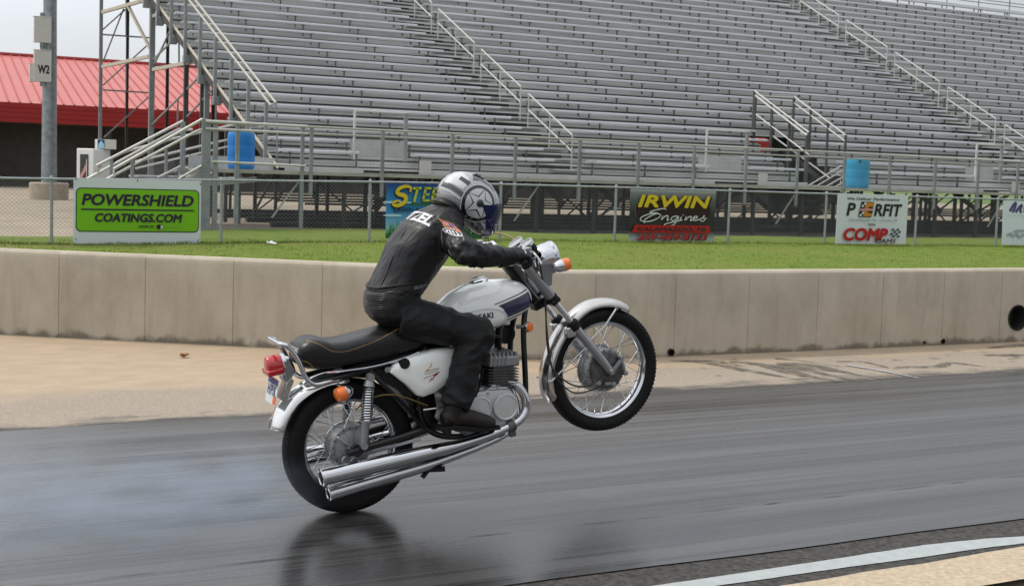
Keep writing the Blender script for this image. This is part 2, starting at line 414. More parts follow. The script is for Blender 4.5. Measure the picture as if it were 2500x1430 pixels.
# bare soil showing through along the fence, greener and drier patches
t = MT['lawn'].node_tree; b = t.nodes['Principled BSDF']; src = b.inputs['Base Color'].links[0].from_socket
tc = nn(t, 'ShaderNodeTexCoord'); sp = nn(t, 'ShaderNodeSeparateXYZ'); t.links.new(tc.outputs['Object'], sp.inputs[0])
def mrn(sock, a, c, d, e_):
    q = nn(t, 'ShaderNodeMapRange')
    for i, v in enumerate((a, c, d, e_)): q.inputs[i+1].default_value = v
    t.links.new(sock, q.inputs[0]); return q.outputs[0]
def mul(a, c): q = nn(t, 'ShaderNodeMath', operation='MULTIPLY'); t.links.new(a, q.inputs[0]); t.links.new(c, q.inputs[1]); return q.outputs[0]
z = nn(t, 'ShaderNodeTexNoise'); z.inputs['Scale'].default_value = 1.7; z.inputs['Detail'].default_value = 8; z.inputs['Roughness'].default_value = .7; t.links.new(tc.outputs['Object'], z.inputs[0])
soil = mul(mul(mul(mrn(sp.outputs['Y'], 16.9, 17.5, 0, 1), mrn(sp.outputs['Y'], 17.9, 18.5, 1, 0)), mrn(sp.outputs['X'], 8.5, 12, 1, .12)), mrn(z.outputs[0], .47, .60, 0, .85))
x_ = nn(t, 'ShaderNodeMix', data_type='RGBA'); t.links.new(soil, x_.inputs[0]); t.links.new(src, x_.inputs[6]); x_.inputs[7].default_value = (.23, .165, .085, 1)
z2 = nn(t, 'ShaderNodeTexNoise'); z2.inputs['Scale'].default_value = .35; z2.inputs['Detail'].default_value = 3; t.links.new(tc.outputs['Object'], z2.inputs[0])
x2 = nn(t, 'ShaderNodeMix', data_type='RGBA'); t.links.new(mrn(z2.outputs[0], .45, .7, 0, .55), x2.inputs[0]); t.links.new(x_.outputs[2], x2.inputs[6]); x2.inputs[7].default_value = (.165, .185, .045, 1)
t.links.new(x2.outputs[2], b.inputs['Base Color'])

# ---------------------------------------------------------------- ground, strip, apron, lawn
def zf(x):       # height of the grass along the fence
    xs = (-30, .39, 3.48, 6.5, 9.5, 12.3, 15.5, 18.4, 21.4, 24.2, 60)
    zs = (.15, .155, .18, .22, .27, .25, .23, .21, .19, .17, .16)
    return float(np.interp(x, xs, zs))
GZ = .12
b = MB()
xs = [-400, -60, -20, 0, 20, 60, 400]; ys = [-200, -20, 3, 6, 9, 12, 30, 60, 90, 700]
for i in range(len(xs)):
    for j in range(len(ys)): b.v.append((xs[i], ys[j], -.03 if ys[j] <= 9 else lerp(-.03, GZ, min(1, (ys[j]-9)/3))))
nY = len(ys)
for i in range(len(xs)-1):
    for j in range(nY-1): b.f.append((i*nY+j, (i+1)*nY+j, (i+1)*nY+j+1, i*nY+j+1)); b.m.append(0)
struct(b.build('ground', MT['ground']))
b = MB(); b.quad((-60, -2.0, -.006), (120, -2.0, -.006), (120, -1.1, -.006), (-60, -1.1, -.006))
struct(b.build('verge_asphalt', MT['coarse']))
# racing lane, its rubbered edge slightly uneven
b = MB(); n = 260
L = []; U = []
for i in range(n+1):
    x = -14+i*.25
    L.append((x, -1.27+.03*noise.noise((x*.9, 3, 0))+.012*noise.noise((x*6, 1, 0))-.02*math.sin(x*.4), 0.))
    U.append((x, 2.44+.05*noise.noise((x*.7, 8, 0))+.02*noise.noise((x*5, 2, 0)), 0.))
b.add(L+U, [(i, i+1, n+2+i, n+1+i) for i in range(n)])
struct(b.build('drag_strip', MT['track']))
b = MB(); b.quad((-30, 2.3, -.005), (120, 2.3, -.005), (120, 12, -.005), (-30, 12, -.005))
struct(b.build('concrete_apron', MT['apron']))
# seams and grooves along and across the lane
def groundstrip(name, pts, w, z, m, wob=.0, into=None):
    b = into or MB(); P = [Vector((p[0], p[1], z)) for p in pts]; A = []; Bq = []
    for i, p in enumerate(P):
        d = (P[min(i+1, len(P)-1)]-P[max(i-1, 0)]).normalized(); q = Vector((-d.y, d.x, 0))
        ww = (w(i/(len(P)-1)) if callable(w) else w)*(1+wob*noise.noise((p.x*3, p.y*3, 1)))
        A.append(p+q*ww/2); Bq.append(p-q*ww/2)
    k = len(P); b.add(A+Bq, [(i, i+1, k+i+1, k+i) for i in range(k-1)])
    return b if into else struct(b.build(name, m))
xs_ = [-6+.3*i for i in range(90)]
MT['seam'] = mat('tar_seam', (.012, .012, .012), .5)
SEAM = MB(); SEAM.v.append((0, 0, -1))
for k in range(34):          # broken tar seam
    x = -3+k*.42+rng.uniform(0, .2); n_ = 6; ln = rng.uniform(.12, .42)
    groundstrip('lane_seam', [(x+ln*i/n_, -.61+.010*noise.noise((x+ln*i/n_, 0, 0))) for i in range(n_+1)], lambda t, w=rng.uniform(.003, .008): w*math.sin(math.pi*min(max(t, .02), .98)), .0025, MT['seam'], .6, into=SEAM)
struct(SEAM.build('lane_seam', MT['seam']))
# white boundary line and the kerb beyond it
def crop3(L): return [on_z(1300+x*.48, 1050+y*.48, 0) for x, y in L]
LT = crop3([(200, 845), (570, 792), (1000, 730), (1500, 655), (2000, 578), (2300, 547), (2500, 535), (2900, 513)]); LB = crop3([(500, 845), (890, 792), (1200, 749), (1500, 705), (2000, 638), (2250, 600), (2500, 570), (2900, 540)])
KT = crop3([(860, 845), (1260, 792), (1500, 755), (1700, 718), (2000, 676), (2300, 622), (2500, 590), (2900, 548)])
def ribbon(name, A, B, m, z0, z1, ext=True):
    A = [Vector((p.x, p.y, 0)) for p in A]; B = [Vector((p.x, p.y, 0)) for p in B]
    for L in (A, B): L.insert(0, L[0]+(L[0]-L[1]).normalized()*6); L.append(L[-1]+Vector((60, 0, 0)))
    def res(L): return [Vector((x, float(np.interp(x, [p.x for p in L], [p.y for p in L])), 0)) for x in np.concatenate([np.arange(-4, 8, .06), np.arange(8, 50, 1.)])]
    A, B = res(A), res(B); k = len(A)
    up = [(p.x, p.y+.004*noise.noise((p.x*9, 1, 0)), z0) for p in A]; dn = [(p.x, p.y+.004*noise.noise((p.x*9, 7, 0)), z1) for p in B]
    return struct(MB().add(up+dn, [(i, i+1, k+i+1, k+i) for i in range(k-1)]).build(name, m))
ribbon('boundary_line', LT, LB, MT['line'], -.0025, -.0025)
ribbon('kerb', KT, [Vector((p.x, -2.04, 0)) for p in KT], MT['kerb'], .002, .012)
# skid marks where tyres left the lane onto the apron
SKID = MB(); SKID.v.append((5, 3, -.1))
def skid(pts, w, m=MT['skid'], z=.001):
    groundstrip('skid_mark', smoothpath([(p[0], p[1], 0) for p in pts], 8), (lambda t: w*(.25+.75*math.sin(math.pi*min(1, t*1.1+.05))**.6 if t < .9 else w)), z, m, .7, into=SKID)
skid([(4.50, 3.88), (4.72, 3.74), (4.82, 3.5), (4.86, 3.2), (4.95, 2.9), (5.05, 2.5)], .13)
skid([(4.58, 3.86), (4.85, 3.76), (4.95, 3.62), (4.98, 3.4)], .08, z=.002)
skid([(5.05, 3.70), (5.20, 3.52), (5.24, 3.25), (5.22, 2.95), (5.3, 2.45)], .26, z=.002)
skid([(5.22, 3.45), (5.42, 3.2), (5.45, 2.9), (5.5, 2.4)], .18, z=.0015)
skid([(5.62, 3.74), (5.78, 3.55), (5.86, 3.3), (5.95, 3.05)], .10, z=.001)
skid([(5.40, 3.45), (5.62, 3.25), (5.70, 2.95), (5.8, 2.45)], .22, z=.003)
skid([(6.1, 3.42), (6.35, 3.34), (6.36, 3.05), (6.3, 2.9)], .05)
skid([(6.45, 2.98), (6.9, 2.90), (7.2, 3.05), (7.32, 2.9), (7.4, 2.65)], .13)
skid([(8.0, 3.35), (8.6, 3.24), (9.1, 3.1), (9.5, 2.9), (10.2, 2.6)], .20)
skid([(8.5, 3.78), (9.2, 3.84), (9.9, 3.72)], .12)
for k in range(26):
    x = rng.uniform(4.3, 10); y = rng.uniform(2.75, 3.9); skid([(x, y), (x+rng.uniform(.03, .12), y-rng.uniform(.02, .10))], rng.uniform(.02, .05), z=.0035)
struct(SKID.build('tyre_marks', MT['skid']))
FP = mat('faded_paint', (.34, .36, .38), .7, var=.2, vscale=12); broken_edge(FP, 12, (1, 1, 1), .30, .55)
groundstrip('painted_mark', smoothpath([(6.04, 3.2, 0), (6.12, 2.86, 0), (6.16, 2.4, 0)], 8), lambda t: .075*(1-.55*t), .004, FP)
# lawn between wall and fence
b = MB(); nx, ny = 150, 44
def lawn_far(x):
    return float(np.interp(x, (-20, 2.2, 3.6, 5.3, 8.6, 10.5, 12, 17, 26, 32, 80), (20.7, 20.8, 22.6, 23.2, 23.2, 22.6, 21.9, 21.7, 22.6, 22.7, 22.7)))
def lawn_near(x): return float(np.interp(x, (-20, -1.2, 3.1, 4.2, 100), (18.5, 7.3, 4.5, 4.25, 4.25)))
def lawn_z(x, y): return zf(x)+.03*noise.noise((x*.5, y*.5, 2))+.018*noise.noise((x*2.2, y*2.2, 5))
for i in range(nx+1):
    x = -14+i*.5
    for j in range(ny+1):
        t = j/ny; y = lerp(lawn_near(x), lawn_far(x)+.12*noise.noise((x*1.3, 0, 3)), t)
        z = lawn_z(x, y)
        if j == ny: z = GZ-.01
        b.v.append((x, y, z))
for i in range(nx):
    for j in range(ny): b.f.append((i*(ny+1)+j, (i+1)*(ny+1)+j, (i+1)*(ny+1)+j+1, i*(ny+1)+j+1)); b.m.append(0)
struct(b.build('lawn', MT['lawn']))
# loose blades and tufts: thickest where the mower cannot reach (fence line)
def blades(n):
    x = rng.uniform(-1.5, 31, n); y = 17.98+rng.normal(0, 2.4, n); k = rng.random(n) < .16
    y[~k] = rng.uniform(10.6, 19.5, (~k).sum()); y[k] = 17.95+rng.normal(0, .07, k.sum()); x[:n//5] = rng.uniform(-1.5, 5, n//5)
    h = rng.uniform(.012, .028, n); h[k] *= 2.4
    keep = (y > 10.5) & (y < 21.2); x, y, h = x[keep], y[keep], h[keep]; n = len(x)
    z = np.array([lawn_z(a, c) for a, c in zip(x, y)])
    an = rng.uniform(0, 2*math.pi, n); w = rng.uniform(.004, .009, n); le = rng.normal(0, .3, (n, 2))
    V = np.zeros((n, 3, 3))
    V[:, 0] = np.stack([x-np.cos(an)*w, y-np.sin(an)*w, z-.01], 1); V[:, 1] = np.stack([x+np.cos(an)*w, y+np.sin(an)*w, z-.01], 1)
    V[:, 2] = np.stack([x+le[:, 0]*h, y+le[:, 1]*h, z+h], 1)
    me = bpy.data.meshes.new('grass'); me.from_pydata(V.reshape(-1, 3), [], np.arange(n*3).reshape(-1, 3).tolist()); me.materials.append(MT['blade']); return link('grass', me)
struct(blades(45000), 'stuff')
# paved lane along the foot of the stand, its colour darkened for the stand's shade
MT['lane'] = mat('shaded_service_asphalt', (.11, .098, .08), .9, var=.3, vscale=2, bump=.3, bscale=50)
b = MB(); b.quad((4.5, 21, GZ+.004), (90, 21, GZ+.004), (90, 25.2, GZ+.004), (4.5, 25.2, GZ+.004)); struct(b.build('service_road', MT['lane']))

# small litter: a paper scrap on the lawn, a dead leaf on the apron
def scrap(name, c, r, m, label, cat, cup=.3):
    b = MB(); n = 9; vs = [(0, 0, .004)]
    for i in range(n):
        a = 2*math.pi*i/n; q = r*(.7+.5*rng.random()); vs.append((q*math.cos(a)*1.3, q*math.sin(a), .004+cup*r*rng.random()))
    b.add(vs, [(0, 1+i, 1+(i+1) % n) for i in range(n)]); o_ = b.build(name, m, smooth=False); o_.location = c
    s_ = o_.modifiers.new('thick', 'SOLIDIFY'); s_.thickness = .001
    return tag(o_, label, cat)
q = on_z(663, 598, .2); scrap('paper_scrap', (q.x, q.y, lawn_z(q.x, q.y)+.01), .07, mat('litter_paper', (.7, .7, .7), .8), 'small crumpled white paper scrap lying on the lawn', 'litter', .9)
q = on_z(449, 873, -.005); scrap('dead_leaf', (q.x, q.y, -.003), .035, mat('dry_leaf', (.22, .09, .02), .8), 'curled brown dead leaf lying on the concrete apron', 'leaf', 1.)

# ---------------------------------------------------------------- concrete barrier wall
path = smoothpath([(-13, 15.2, 0), (-6, 10.3, 0), (-1.16, 7.03, 0), (.72, 5.83, 0), (1.9, 5.06, 0), (2.7, 4.56, 0), (3.35, 4.26, 0), (4.3, 4.14, 0), (6, 4.11, 0), (9, 4.09, 0), (20, 4.08, 0), (60, 4.08, 0)], 10)
cum = [0]
for a, c in zip(path, path[1:]): cum.append(cum[-1]+(c-a).length)
def at_s(s):
    i = int(np.searchsorted(cum, s))-1; i = max(0, min(i, len(path)-2)); t = (s-cum[i])/(cum[i+1]-cum[i])
    p = path[i].lerp(path[i+1], t); d = (path[i+1]-path[i]).normalized(); return p, Vector((d.y, -d.x, 0))
s0 = next(cum[i]+(4.69-path[i].x) for i in range(len(path)-1) if path[i].x <= 4.69 < path[i+1].x)
st = []
s = s0-.865*30
while s < s0+.865*30:
    if 0 < s < cum[-1]-1:
        for q, dep in ((-.005, 0), (-.002, .006), (.002, .006), (.005, 0)): st.append((s+q, dep))
        for q in (.22, .43, .65): st.append((s+q, 0))
    s += .865
st = [(0.05, 0)]+st+[(cum[-1]-.01, 0)]
rings = []
for s, dep in st:
    p, nrm = at_s(s)
    prof = [(0-dep, -.06), (0-dep, .25), (0-dep, .50), (0-dep, .765), (-.012-dep*.5, .80), (-.035, .82), (-.19, .822), (-.215, .80), (-.215, -.06)]
    rings.append([p+nrm*d+Vector((0, 0, z)) for d, z in prof])
wall_mb = MB().loft(rings)
wall = wall_mb.build('barrier_wall', MT['wall'], ang=25)
tag(wall, 'long low tan concrete barrier wall behind the motorcycle, bending where its panels meet', 'barrier wall')
# drain holes at the foot and the round port near the right edge (bored through)
cut = MB()
for px, py, rr in ((1640, 860, .034), (2302, 833, .032), (2256, 836, .02)):
    q = on_y(px, py, 4.1); cut.lathe([(0, -.3), (rr, -.3), (rr, .3), (0, .3)], (q.x, 4.1, q.z), n=20)
q = on_y(2482, 775, 4.1); PORT = Vector((q.x, 4.09, q.z)); cut.lathe([(0, -.5), (.145, -.5), (.145, .5), (0, .5)], PORT, n=40)
cob = cut.build('cutter', MT['dark'])
bo_ = wall.modifiers.new('holes', 'BOOLEAN'); bo_.object = cob; bo_.operation = 'DIFFERENCE'; bo_.solver = 'EXACT'
dg = bpy.context.evaluated_depsgraph_get(); dg.update()
nm = bpy.data.meshes.new_from_object(wall.evaluated_get(dg)); nm.set_sharp_from_angle(angle=R(20)); wall.modifiers.clear(); old = wall.data; wall.data = nm; bpy.data.objects.remove(cob)
b = MB()
for px, py, rr in ((1640, 860, .034), (2302, 833, .032), (2256, 836, .02)):
    q = on_y(px, py, 4.1); b = MB(); b.lathe([(rr, -.004), (rr-.006, -.004), (rr-.006, .17), (0, .17)], (q.x, 4.1, q.z), n=20); b.build('drain_pipe', MT['dark'], wall)
b = MB(); b.lathe([(.147, -.012), (.132, -.012), (.132, .17), (0, .17)], PORT, n=40); b.build('port_liner', MT['dark'], wall)
# ---------------------------------------------------------------- chain-link fence
MT['galv'] = mat('galvanised_steel', (.34, .37, .39), .5, metal=.35, var=.15, vscale=8)
MT['wire'] = mat('fence_wire', (.19, .20, .205), .5, metal=.4)
FX = [-2.7, .39, 3.48, 6.5, 9.46, 12.33, 15.45, 18.36, 21.33, 24.21, 27.2, 30.2, 33.2, 36.2]
def ftop(x): return float(np.interp(x, (-5, .38, 3.47, 6.48, 9.46, 12.3, 40), (1.30, 1.34, 1.40, 1.445, 1.47, 1.475, 1.40)))
fence = tag(empty('chain_link_fence', (12, 18, .2)), 'low galvanised chain-link fence on the lawn carrying the advertising boards', 'fence')
FO = Vector((-12, -18, -.2))
b = MB(); b.tube([(x, 18, ftop(x)) for x in np.arange(-3, 36.5, .5)], .021, 8)
b.build('top_rail', MT['galv'], fence, off=FO)
pb = None
for i, x in enumerate(FX):
    h = ftop(x)+.03; z0 = zf(x)-.1; b = MB(); tx = .008*noise.noise((x*3, 0, 0))
    b.tube([(x, 18.03, z0), (x+tx, 18.03, h)], .03, 10); b.lathe([(.0, .03), (.022, .025), (.034, 0), (.034, -.03)], (x+tx, 18.03, h), (0, 0, 1), 10)
    b.build('post', MT['galv'], fence, off=FO)
b = MB(); x = -4.
while x < 36:
    for sgn in (1, -1):
        xa, xb = (x, x+1.2) if sgn > 0 else (x+1.2, x)
        b.tube([(xa, 18+.002*sgn, zf(xa)+.03), (xb, 18+.002*sgn, ftop(xb)-.01)], .0025, 3, cap=False)
    x += .078
b.build('wire_mesh', MT['wire'], fence, off=FO, smooth=False)
b = MB()
for x in np.arange(-3, 36, .42):          # wire ties
    b.tube([(x, 17.97, ftop(x)+.005), (x+.01, 17.985, ftop(x)+.03), (x+.014, 18.01, ftop(x)+.02)], .006, 4)
b.build('wire_tie', MT['galv'], fence, off=FO)['kind'] = 'stuff'

# ---------------------------------------------------------------- advertising boards (8 x 4 ft, wired to the fence)
def paint(name, c, rough=.45): 
    if name not in MT: MT[name] = mat(name, c, rough, spec=.35)
    return MT[name]
WHITE = paint('board_white', (.60, .645, .665)); PURPLE = paint('ink_purple', (.022, .010, .035)); LIME = paint('board_lime', (.17, .45, .008))
BLACK = paint('ink_black', (.012, .012, .012)); INK = paint('ink_navy', (.01, .018, .035)); RED = paint('ink_red', (.42, .008, .006)); YEL = paint('ink_yellow', (.62, .47, .012))
SILV = paint('ink_silver', (.5, .55, .56)); GREYI = paint('ink_grey', (.30, .36, .37)); MAROON = paint('ink_maroon', (.022, .007, .007)); ORANGE = paint('ink_orange', (.52, .20, .015))
GREEN = paint('ink_green', (.02, .11, .03)); LEAF = paint('ink_leaf', (.10, .34, .02)); CLOUD = paint('ink_cloud', (.42, .60, .72)); PINK = paint('ink_pink', (.55, .25, .25)); FADED = paint('ink_faded', (.20, .44, .05)); LILAC = paint('ink_lilac', (.08, .06, .18))
class Board:
    def __init__(s, x0, x1, z0, z1, mat_, label, bow=0., tilt=0.):
        s.x0, s.z0, s.w, s.h = x0, z0, x1-x0, z1-z0
        s.r = tag(empty('sign_board', (x0+s.w/2, 17.95, z0)), label, 'sign', 'advertising boards on the fence')
        s.r.rotation_euler = (R(tilt), 0, 0)
        b = MB(); n = 14; pts = []
        prof = [(s.w*(i/n-.5), .012*math.sin(math.pi*i/n)*bow) for i in range(n+1)]
        F = [(x, -.012-d, 0) for x, d in prof]+[(x, -.012-d, s.h) for x, d in prof]; Bk = [(x, .0-d, 0) for x, d in prof]+[(x, .0-d, s.h) for x, d in prof]
        m = n+1; b.add(F+Bk, [(i, i+1, m+i+1, m+i) for i in range(n)]+[(2*m+m+i, 2*m+m+i+1, 2*m+i+1, 2*m+i) for i in range(n)]+[(i, 2*m+i, 2*m+i+1, i+1) for i in range(n)]+[(m+i+1, 2*m+m+i+1, 2*m+m+i, m+i) for i in range(n)]+[(0, m, 3*m, 2*m), (n, 2*m+n, 3*m+n, m+n)])
        b.build('panel', mat_, s.r); s.lay = 0; s.bow = bow
    def P(s, u, v): return ((u-.5)*s.w, v*s.h)      # u from left, v from bottom (0..1)
    def put(s, name, mb, m):
        s.lay += 1; y = -.0135-.0042*s.lay
        mb2 = MB(); vs, fs = fine(mb, .35) if s.bow else (mb.v, mb.f)
        mb2.add([(v[0], y+v[1]-.012*math.sin(math.pi*(v[0]/s.w+.5))*s.bow, v[2]) for v in vs], fs)
        return mb2.build(name, m, s.r, smooth=False, fix=False)
    def poly(s, name, pts, m): return s.put(name, flat([s.P(*p) for p in pts]), m)
    def txt(s, t, u, v, h, m, name='lettering', **k):
        if 'width' in k and k['width']: k['width'] *= s.w
        x, z = s.P(u, v); return s.put(name, text(t, h*s.h, x, z, **k), m)
    def strokes(s, name, L, m):
        b = MB()
        for pts, w in L:
            q = stroke([s.P(*p) for p in pts], w); b.add(q.v, q.f)
        return s.put(name, b, m)
def rrect(u0, u1, v0, v1, ru, rv, n=6):
    o = []
    for cu, cv, a in ((u1-ru, v1-rv, 0), (u0+ru, v1-rv, 90), (u0+ru, v0+rv, 180), (u1-ru, v0+rv, 270)):
        for i in range(n+1):
            t = R(a+90*i/n); o.append((cu+ru*math.cos(t), cv+rv*math.sin(t)))
    return o
# 1 green and purple coatings board
B1 = Board(.755, 3.065, .165, 1.375, WHITE, 'white board with a lime green panel and bold purple lettering below the stair rails')
B1.poly('border', rrect(.018, .985, .185, .855, .04, .08), BLACK)
B1.poly('green_panel', rrect(.025, .978, .20, .84, .035, .07), LIME)
B1.txt('POWERSHIELD', .50, .595, .165, PURPLE, shear=.18, heavy=.055, width=.87)
B1.poly('rule', [(.057, .515), (.943, .52), (.943, .541), (.057, .537)], PURPLE)
B1.txt('COATINGS.COM', .505, .345, .122, PURPLE, shear=.18, heavy=.055, width=.68)
B1.txt('HOME OF', .56, .258, .032, BLACK, heavy=.05, width=.115)
B1.poly('emblem', [(.667+.027*math.cos(t), .272+.036*math.sin(t)) for t in np.linspace(0, 6.28, 24)[:-1]], BLACK)
B1.poly('emblem', [(.672+.022*math.cos(t), .266+.030*math.sin(t)) for t in np.linspace(-1.6, 1.6, 14)], WHITE)
B1.txt('B', .672, .252, .03, BLACK, heavy=.06)
B1.txt('TORFCO', .765, .262, .026, FADED, heavy=.03, width=.13)
for u, v, du, dv in ((.012, .965, .006, .03), (.485, .965, .004, .035), (.985, .965, .006, -.03), (.012, .085, .012, -.025), (.985, .085, -.012, -.025)):
    B1.poly('wire_hole', [(u-.004, v), (u+.004, v), (u+du+.004, v+dv), (u+du-.004, v+dv)], BLACK)
# 2 lawn care board, half hidden by the rider
SKY2 = mat('board_sky', (.03, .24, .55), .45, spec=.35)
t_ = SKY2.node_tree; tc = nn(t_, 'ShaderNodeTexCoord'); sp = nn(t_, 'ShaderNodeSeparateXYZ'); cr = nn(t_, 'ShaderNodeValToRGB')
t_.links.new(tc.outputs['Object'], sp.inputs[0]); q = nn(t_, 'ShaderNodeMapRange'); q.inputs[1].default_value = 0; q.inputs[2].default_value = 1.15
t_.links.new(sp.outputs['Z'], q.inputs[0]); t_.links.new(q.outputs[0], cr.inputs[0]); t_.links.new(cr.outputs[0], t_.nodes['Principled BSDF'].inputs['Base Color'])
el = cr.color_ramp.elements; el[0].color = (.20, .42, .56, 1); el[0].position = .2; el[1].color = (.012, .05, .22, 1); el[1].position = .95
for p_, c_ in ((.5, (.025, .22, .50)), (.72, (.02, .19, .42))): k_ = el.new(p_); k_.color = (*c_, 1)
B2 = Board(6.82, 9.16, .30, 1.425, SKY2, 'sky blue board with big yellow lettering and printed grass, half hidden by a rider helmet')
B2.poly('hedge', [(0, 0), (1, 0), (1, .09), (0, .10)], GREEN)
gb = MB()
for i in range(150):
    u = rng.uniform(0, .98); h = rng.uniform(.06, .2)*(1+.6*math.sin(u*9)); l = rng.normal(0, .02); x, z = B2.P(u, .09); x2, z2 = B2.P(u+l, .09+h)
    gb.add([(x-.012, 0, z), (x+.012, 0, z), (x2, 0, z2)], [(0, 1, 2)])
B2.put('grass_print', gb, LEAF)
B2.poly('tractor_print', rrect(.19, .55, .12, .44, .04, .06), paint('print_green', (.09, .30, .02)))
for cu, cv, a in ((.06, .42, .09), (.10, .66, .14), (.3, .30, .18)): B2.poly('cloud_print', [(cu+a*math.cos(t), cv+.022*math.sin(t)) for t in np.linspace(0, 6.28, 20)[:-1]], CLOUD)
S_ = [(u*.86+.012, .60+(v-.455)*.73) for u, v in [(.235, .80), (.245, .90), (.20, .945), (.13, .90), (.095, .80), (.12, .74), (.18, .70), (.19, .60), (.155, .50), (.095, .455), (.055, .49), (.075, .56), (.13, .575)]]
B2.strokes('lettering', [([(u-.006, v-.02) for u, v in S_], (.045, .10))], INK)
B2.strokes('lettering', [(S_, (.036, .085))], YEL)
for dx, dz, m_ in ((-.007, -.02, INK), (0, 0, paint('ink_lime_yellow', (.45, .50, .03)))):
    L = []
    for k, ch in enumerate('TEEL'):
        u = .265+.083*k+dx; z0, z1 = .70+dz, .93+dz
        if ch == 'T': L += [([(u-.025, z1-.01), (u+.055, z1+.0)], .045), ([(u+.02, z1), (u-.012, z0-.03)], .05)]
        if ch == 'E': L += [([(u+.012, z1), (u-.010, z0)], .048), ([(u-.0, z1), (u+.066, z1)], .04), ([(u-.005, (z0+z1)/2), (u+.05, (z0+z1)/2)], .036), ([(u-.018, z0), (u+.055, z0+.005)], .04)]
        if ch == 'L': L += [([(u+.012, z1), (u-.010, z0)], .048), ([(u-.018, z0), (u+.055, z0+.005)], .04)]
    B2.strokes('lettering', L, m_)
B2.poly('underline', [(.15, .615), (.24, .65), (.75, .65), (.75, .615)], GREEN)
B2.txt('LAWN & POOL', .28, .485, .085, INK, heavy=.05, width=.43)
# 3 engine builder's board
STEEL = mat('board_steel', (.23, .25, .25), .4, metal=.3, spec=.5)
t_ = STEEL.node_tree; tc = nn(t_, 'ShaderNodeTexCoord'); sp = nn(t_, 'ShaderNodeSeparateXYZ'); cr = nn(t_, 'ShaderNodeValToRGB'); q = nn(t_, 'ShaderNodeMapRange'); q.inputs[2].default_value = 1.17
t_.links.new(tc.outputs['Object'], sp.inputs[0]); t_.links.new(sp.outputs['Z'], q.inputs[0]); t_.links.new(q.outputs[0], cr.inputs[0]); t_.links.new(cr.outputs[0], t_.nodes['Principled BSDF'].inputs['Base Color'])
el = cr.color_ramp.elements; el[0].color = (.36, .41, .42, 1); el[0].position = .05; el[1].color = (.36, .40, .40, 1); el[1].position = 1
for p_, c_ in ((.2, (.03, .035, .032)), (.55, (.028, .03, .028)), (.80, (.10, .12, .12)), (.93, (.20, .21, .21))): k_ = el.new(p_); k_.color = (*c_, 1)
B3 = Board(12.65, 14.985, .275, 1.45, STEEL, 'dark steel-look board with yellow block letters over white script and a red phone number', bow=.5)
for a, m_ in ((1.0, paint('ink_ring', (.20, .21, .20))), (.97, MAROON)):
    for k in range(4): B3.poly('piston_print', [(.18+.21*k+.125*a*math.cos(t), .60+.245*a*math.sin(t)) for t in np.linspace(0, 6.28, 28)[:-1]], m_)
B3.txt('IRWIN', .515, .645, .225, MAROON, shear=.22, heavy=.10, width=.84)
B3.txt('IRWIN', .50, .665, .215, YEL, shear=.22, heavy=.085, width=.83)
for sx_ in ((.085, .70), ): pass
eng = [([(.40, .615), (.37, .635), (.28, .605), (.215, .565), (.24, .55), (.30, .55)], .022), ([(.30, .55), (.20, .52), (.12, .46), (.115, .40), (.18, .375), (.28, .42), (.34, .50), (.30, .535), (.24, .50), (.17, .43), (.15, .385), (.16, .35)], .022),
 ([(.345, .41), (.365, .495), (.35, .42), (.39, .485), (.425, .49), (.415, .41), (.44, .425)], .024), ([(.545, .49), (.49, .485), (.46, .43), (.495, .405), (.55, .48), (.53, .40), (.49, .32), (.42, .295), (.385, .315), (.42, .35), (.50, .38), (.57, .41)], .022),
 ([(.585, .485), (.565, .41), (.595, .42)], .024), ([(.60, .52), (.606, .512)], .03), ([(.62, .41), (.64, .49), (.63, .42), (.67, .48), (.70, .48), (.69, .41), (.715, .42)], .024), ([(.72, .445), (.77, .47), (.755, .50), (.72, .46), (.735, .41), (.79, .43)], .022), ([(.79, .43), (.83, .46), (.855, .515), (.85, .465), (.862, .425), (.835, .40), (.805, .412)], .022), ([(.845, .405), (.885, .47)], .018)]
B3.strokes('lettering', [([(u+.004, v-.012) for u, v in p], w) for p, w in eng], BLACK)
B3.strokes('lettering', eng, paint('ink_white', (.62, .66, .66)))
B3.poly('red_band', [(.015, .165), (.94, .165), (.915, .31), (.05, .31)], RED)
B3.txt('KALAMAZOO, MI', .482, .195, .085, paint('ink_edge', (.24, .07, .06)), shear=.2, heavy=.08, width=.81)
B3.txt('KALAMAZOO, MI', .478, .20, .08, BLACK, shear=.2, heavy=.04, width=.80)
B3.txt('269-459-8133', .488, .02, .115, BLACK, shear=.2, heavy=.06, width=.81)
B3.txt('269-459-8133', .478, .03, .11, paint('ink_bright_red', (.50, .02, .02)), shear=.2, heavy=.025, width=.80)
# 4 white performance parts board
B4 = Board(18.635, 20.935, .235, 1.465, WHITE, 'white board with black and red slanted lettering and small checkered flags')
B4.txt('We Deliver Performance', .50, .885, .055, INK, shear=.2, heavy=.03, width=.74)
B4.txt('P', .19, .575, .245, BLACK, shear=.17, heavy=.05, width=.115)
B4.txt('RFIT', .715, .575, .235, BLACK, shear=.17, heavy=.05, width=.39)
B4.poly('badge', [(.29, .545), (.475, .545), (.505, .855), (.325, .855)], INK)
B4.poly('badge', [(.355, .56), (.468, .56), (.495, .84), (.385, .84)], ORANGE)
ck = MB()
for r_ in range(6):
    for c_ in range(2):
        if (r_+c_) % 2 == 0 and r_ not in (2, 3):
            u = .303+.026*c_+.006*r_; v = .56+.047*r_; p = [B4.P(u, v), B4.P(u+.026, v), B4.P(u+.032, v+.047), B4.P(u+.006, v+.047)]
            ck.add([(x, 0, z) for x, z in p], [(0, 1, 2, 3)])
B4.put('checkered_print', ck, WHITE)
B4.poly('badge', [(.42, .63), (.485, .63), (.492, .75), (.43, .76)], MAROON)
B4.poly('badge_band', [(.30, .67), (.485, .675), (.49, .72), (.305, .715)], PINK)
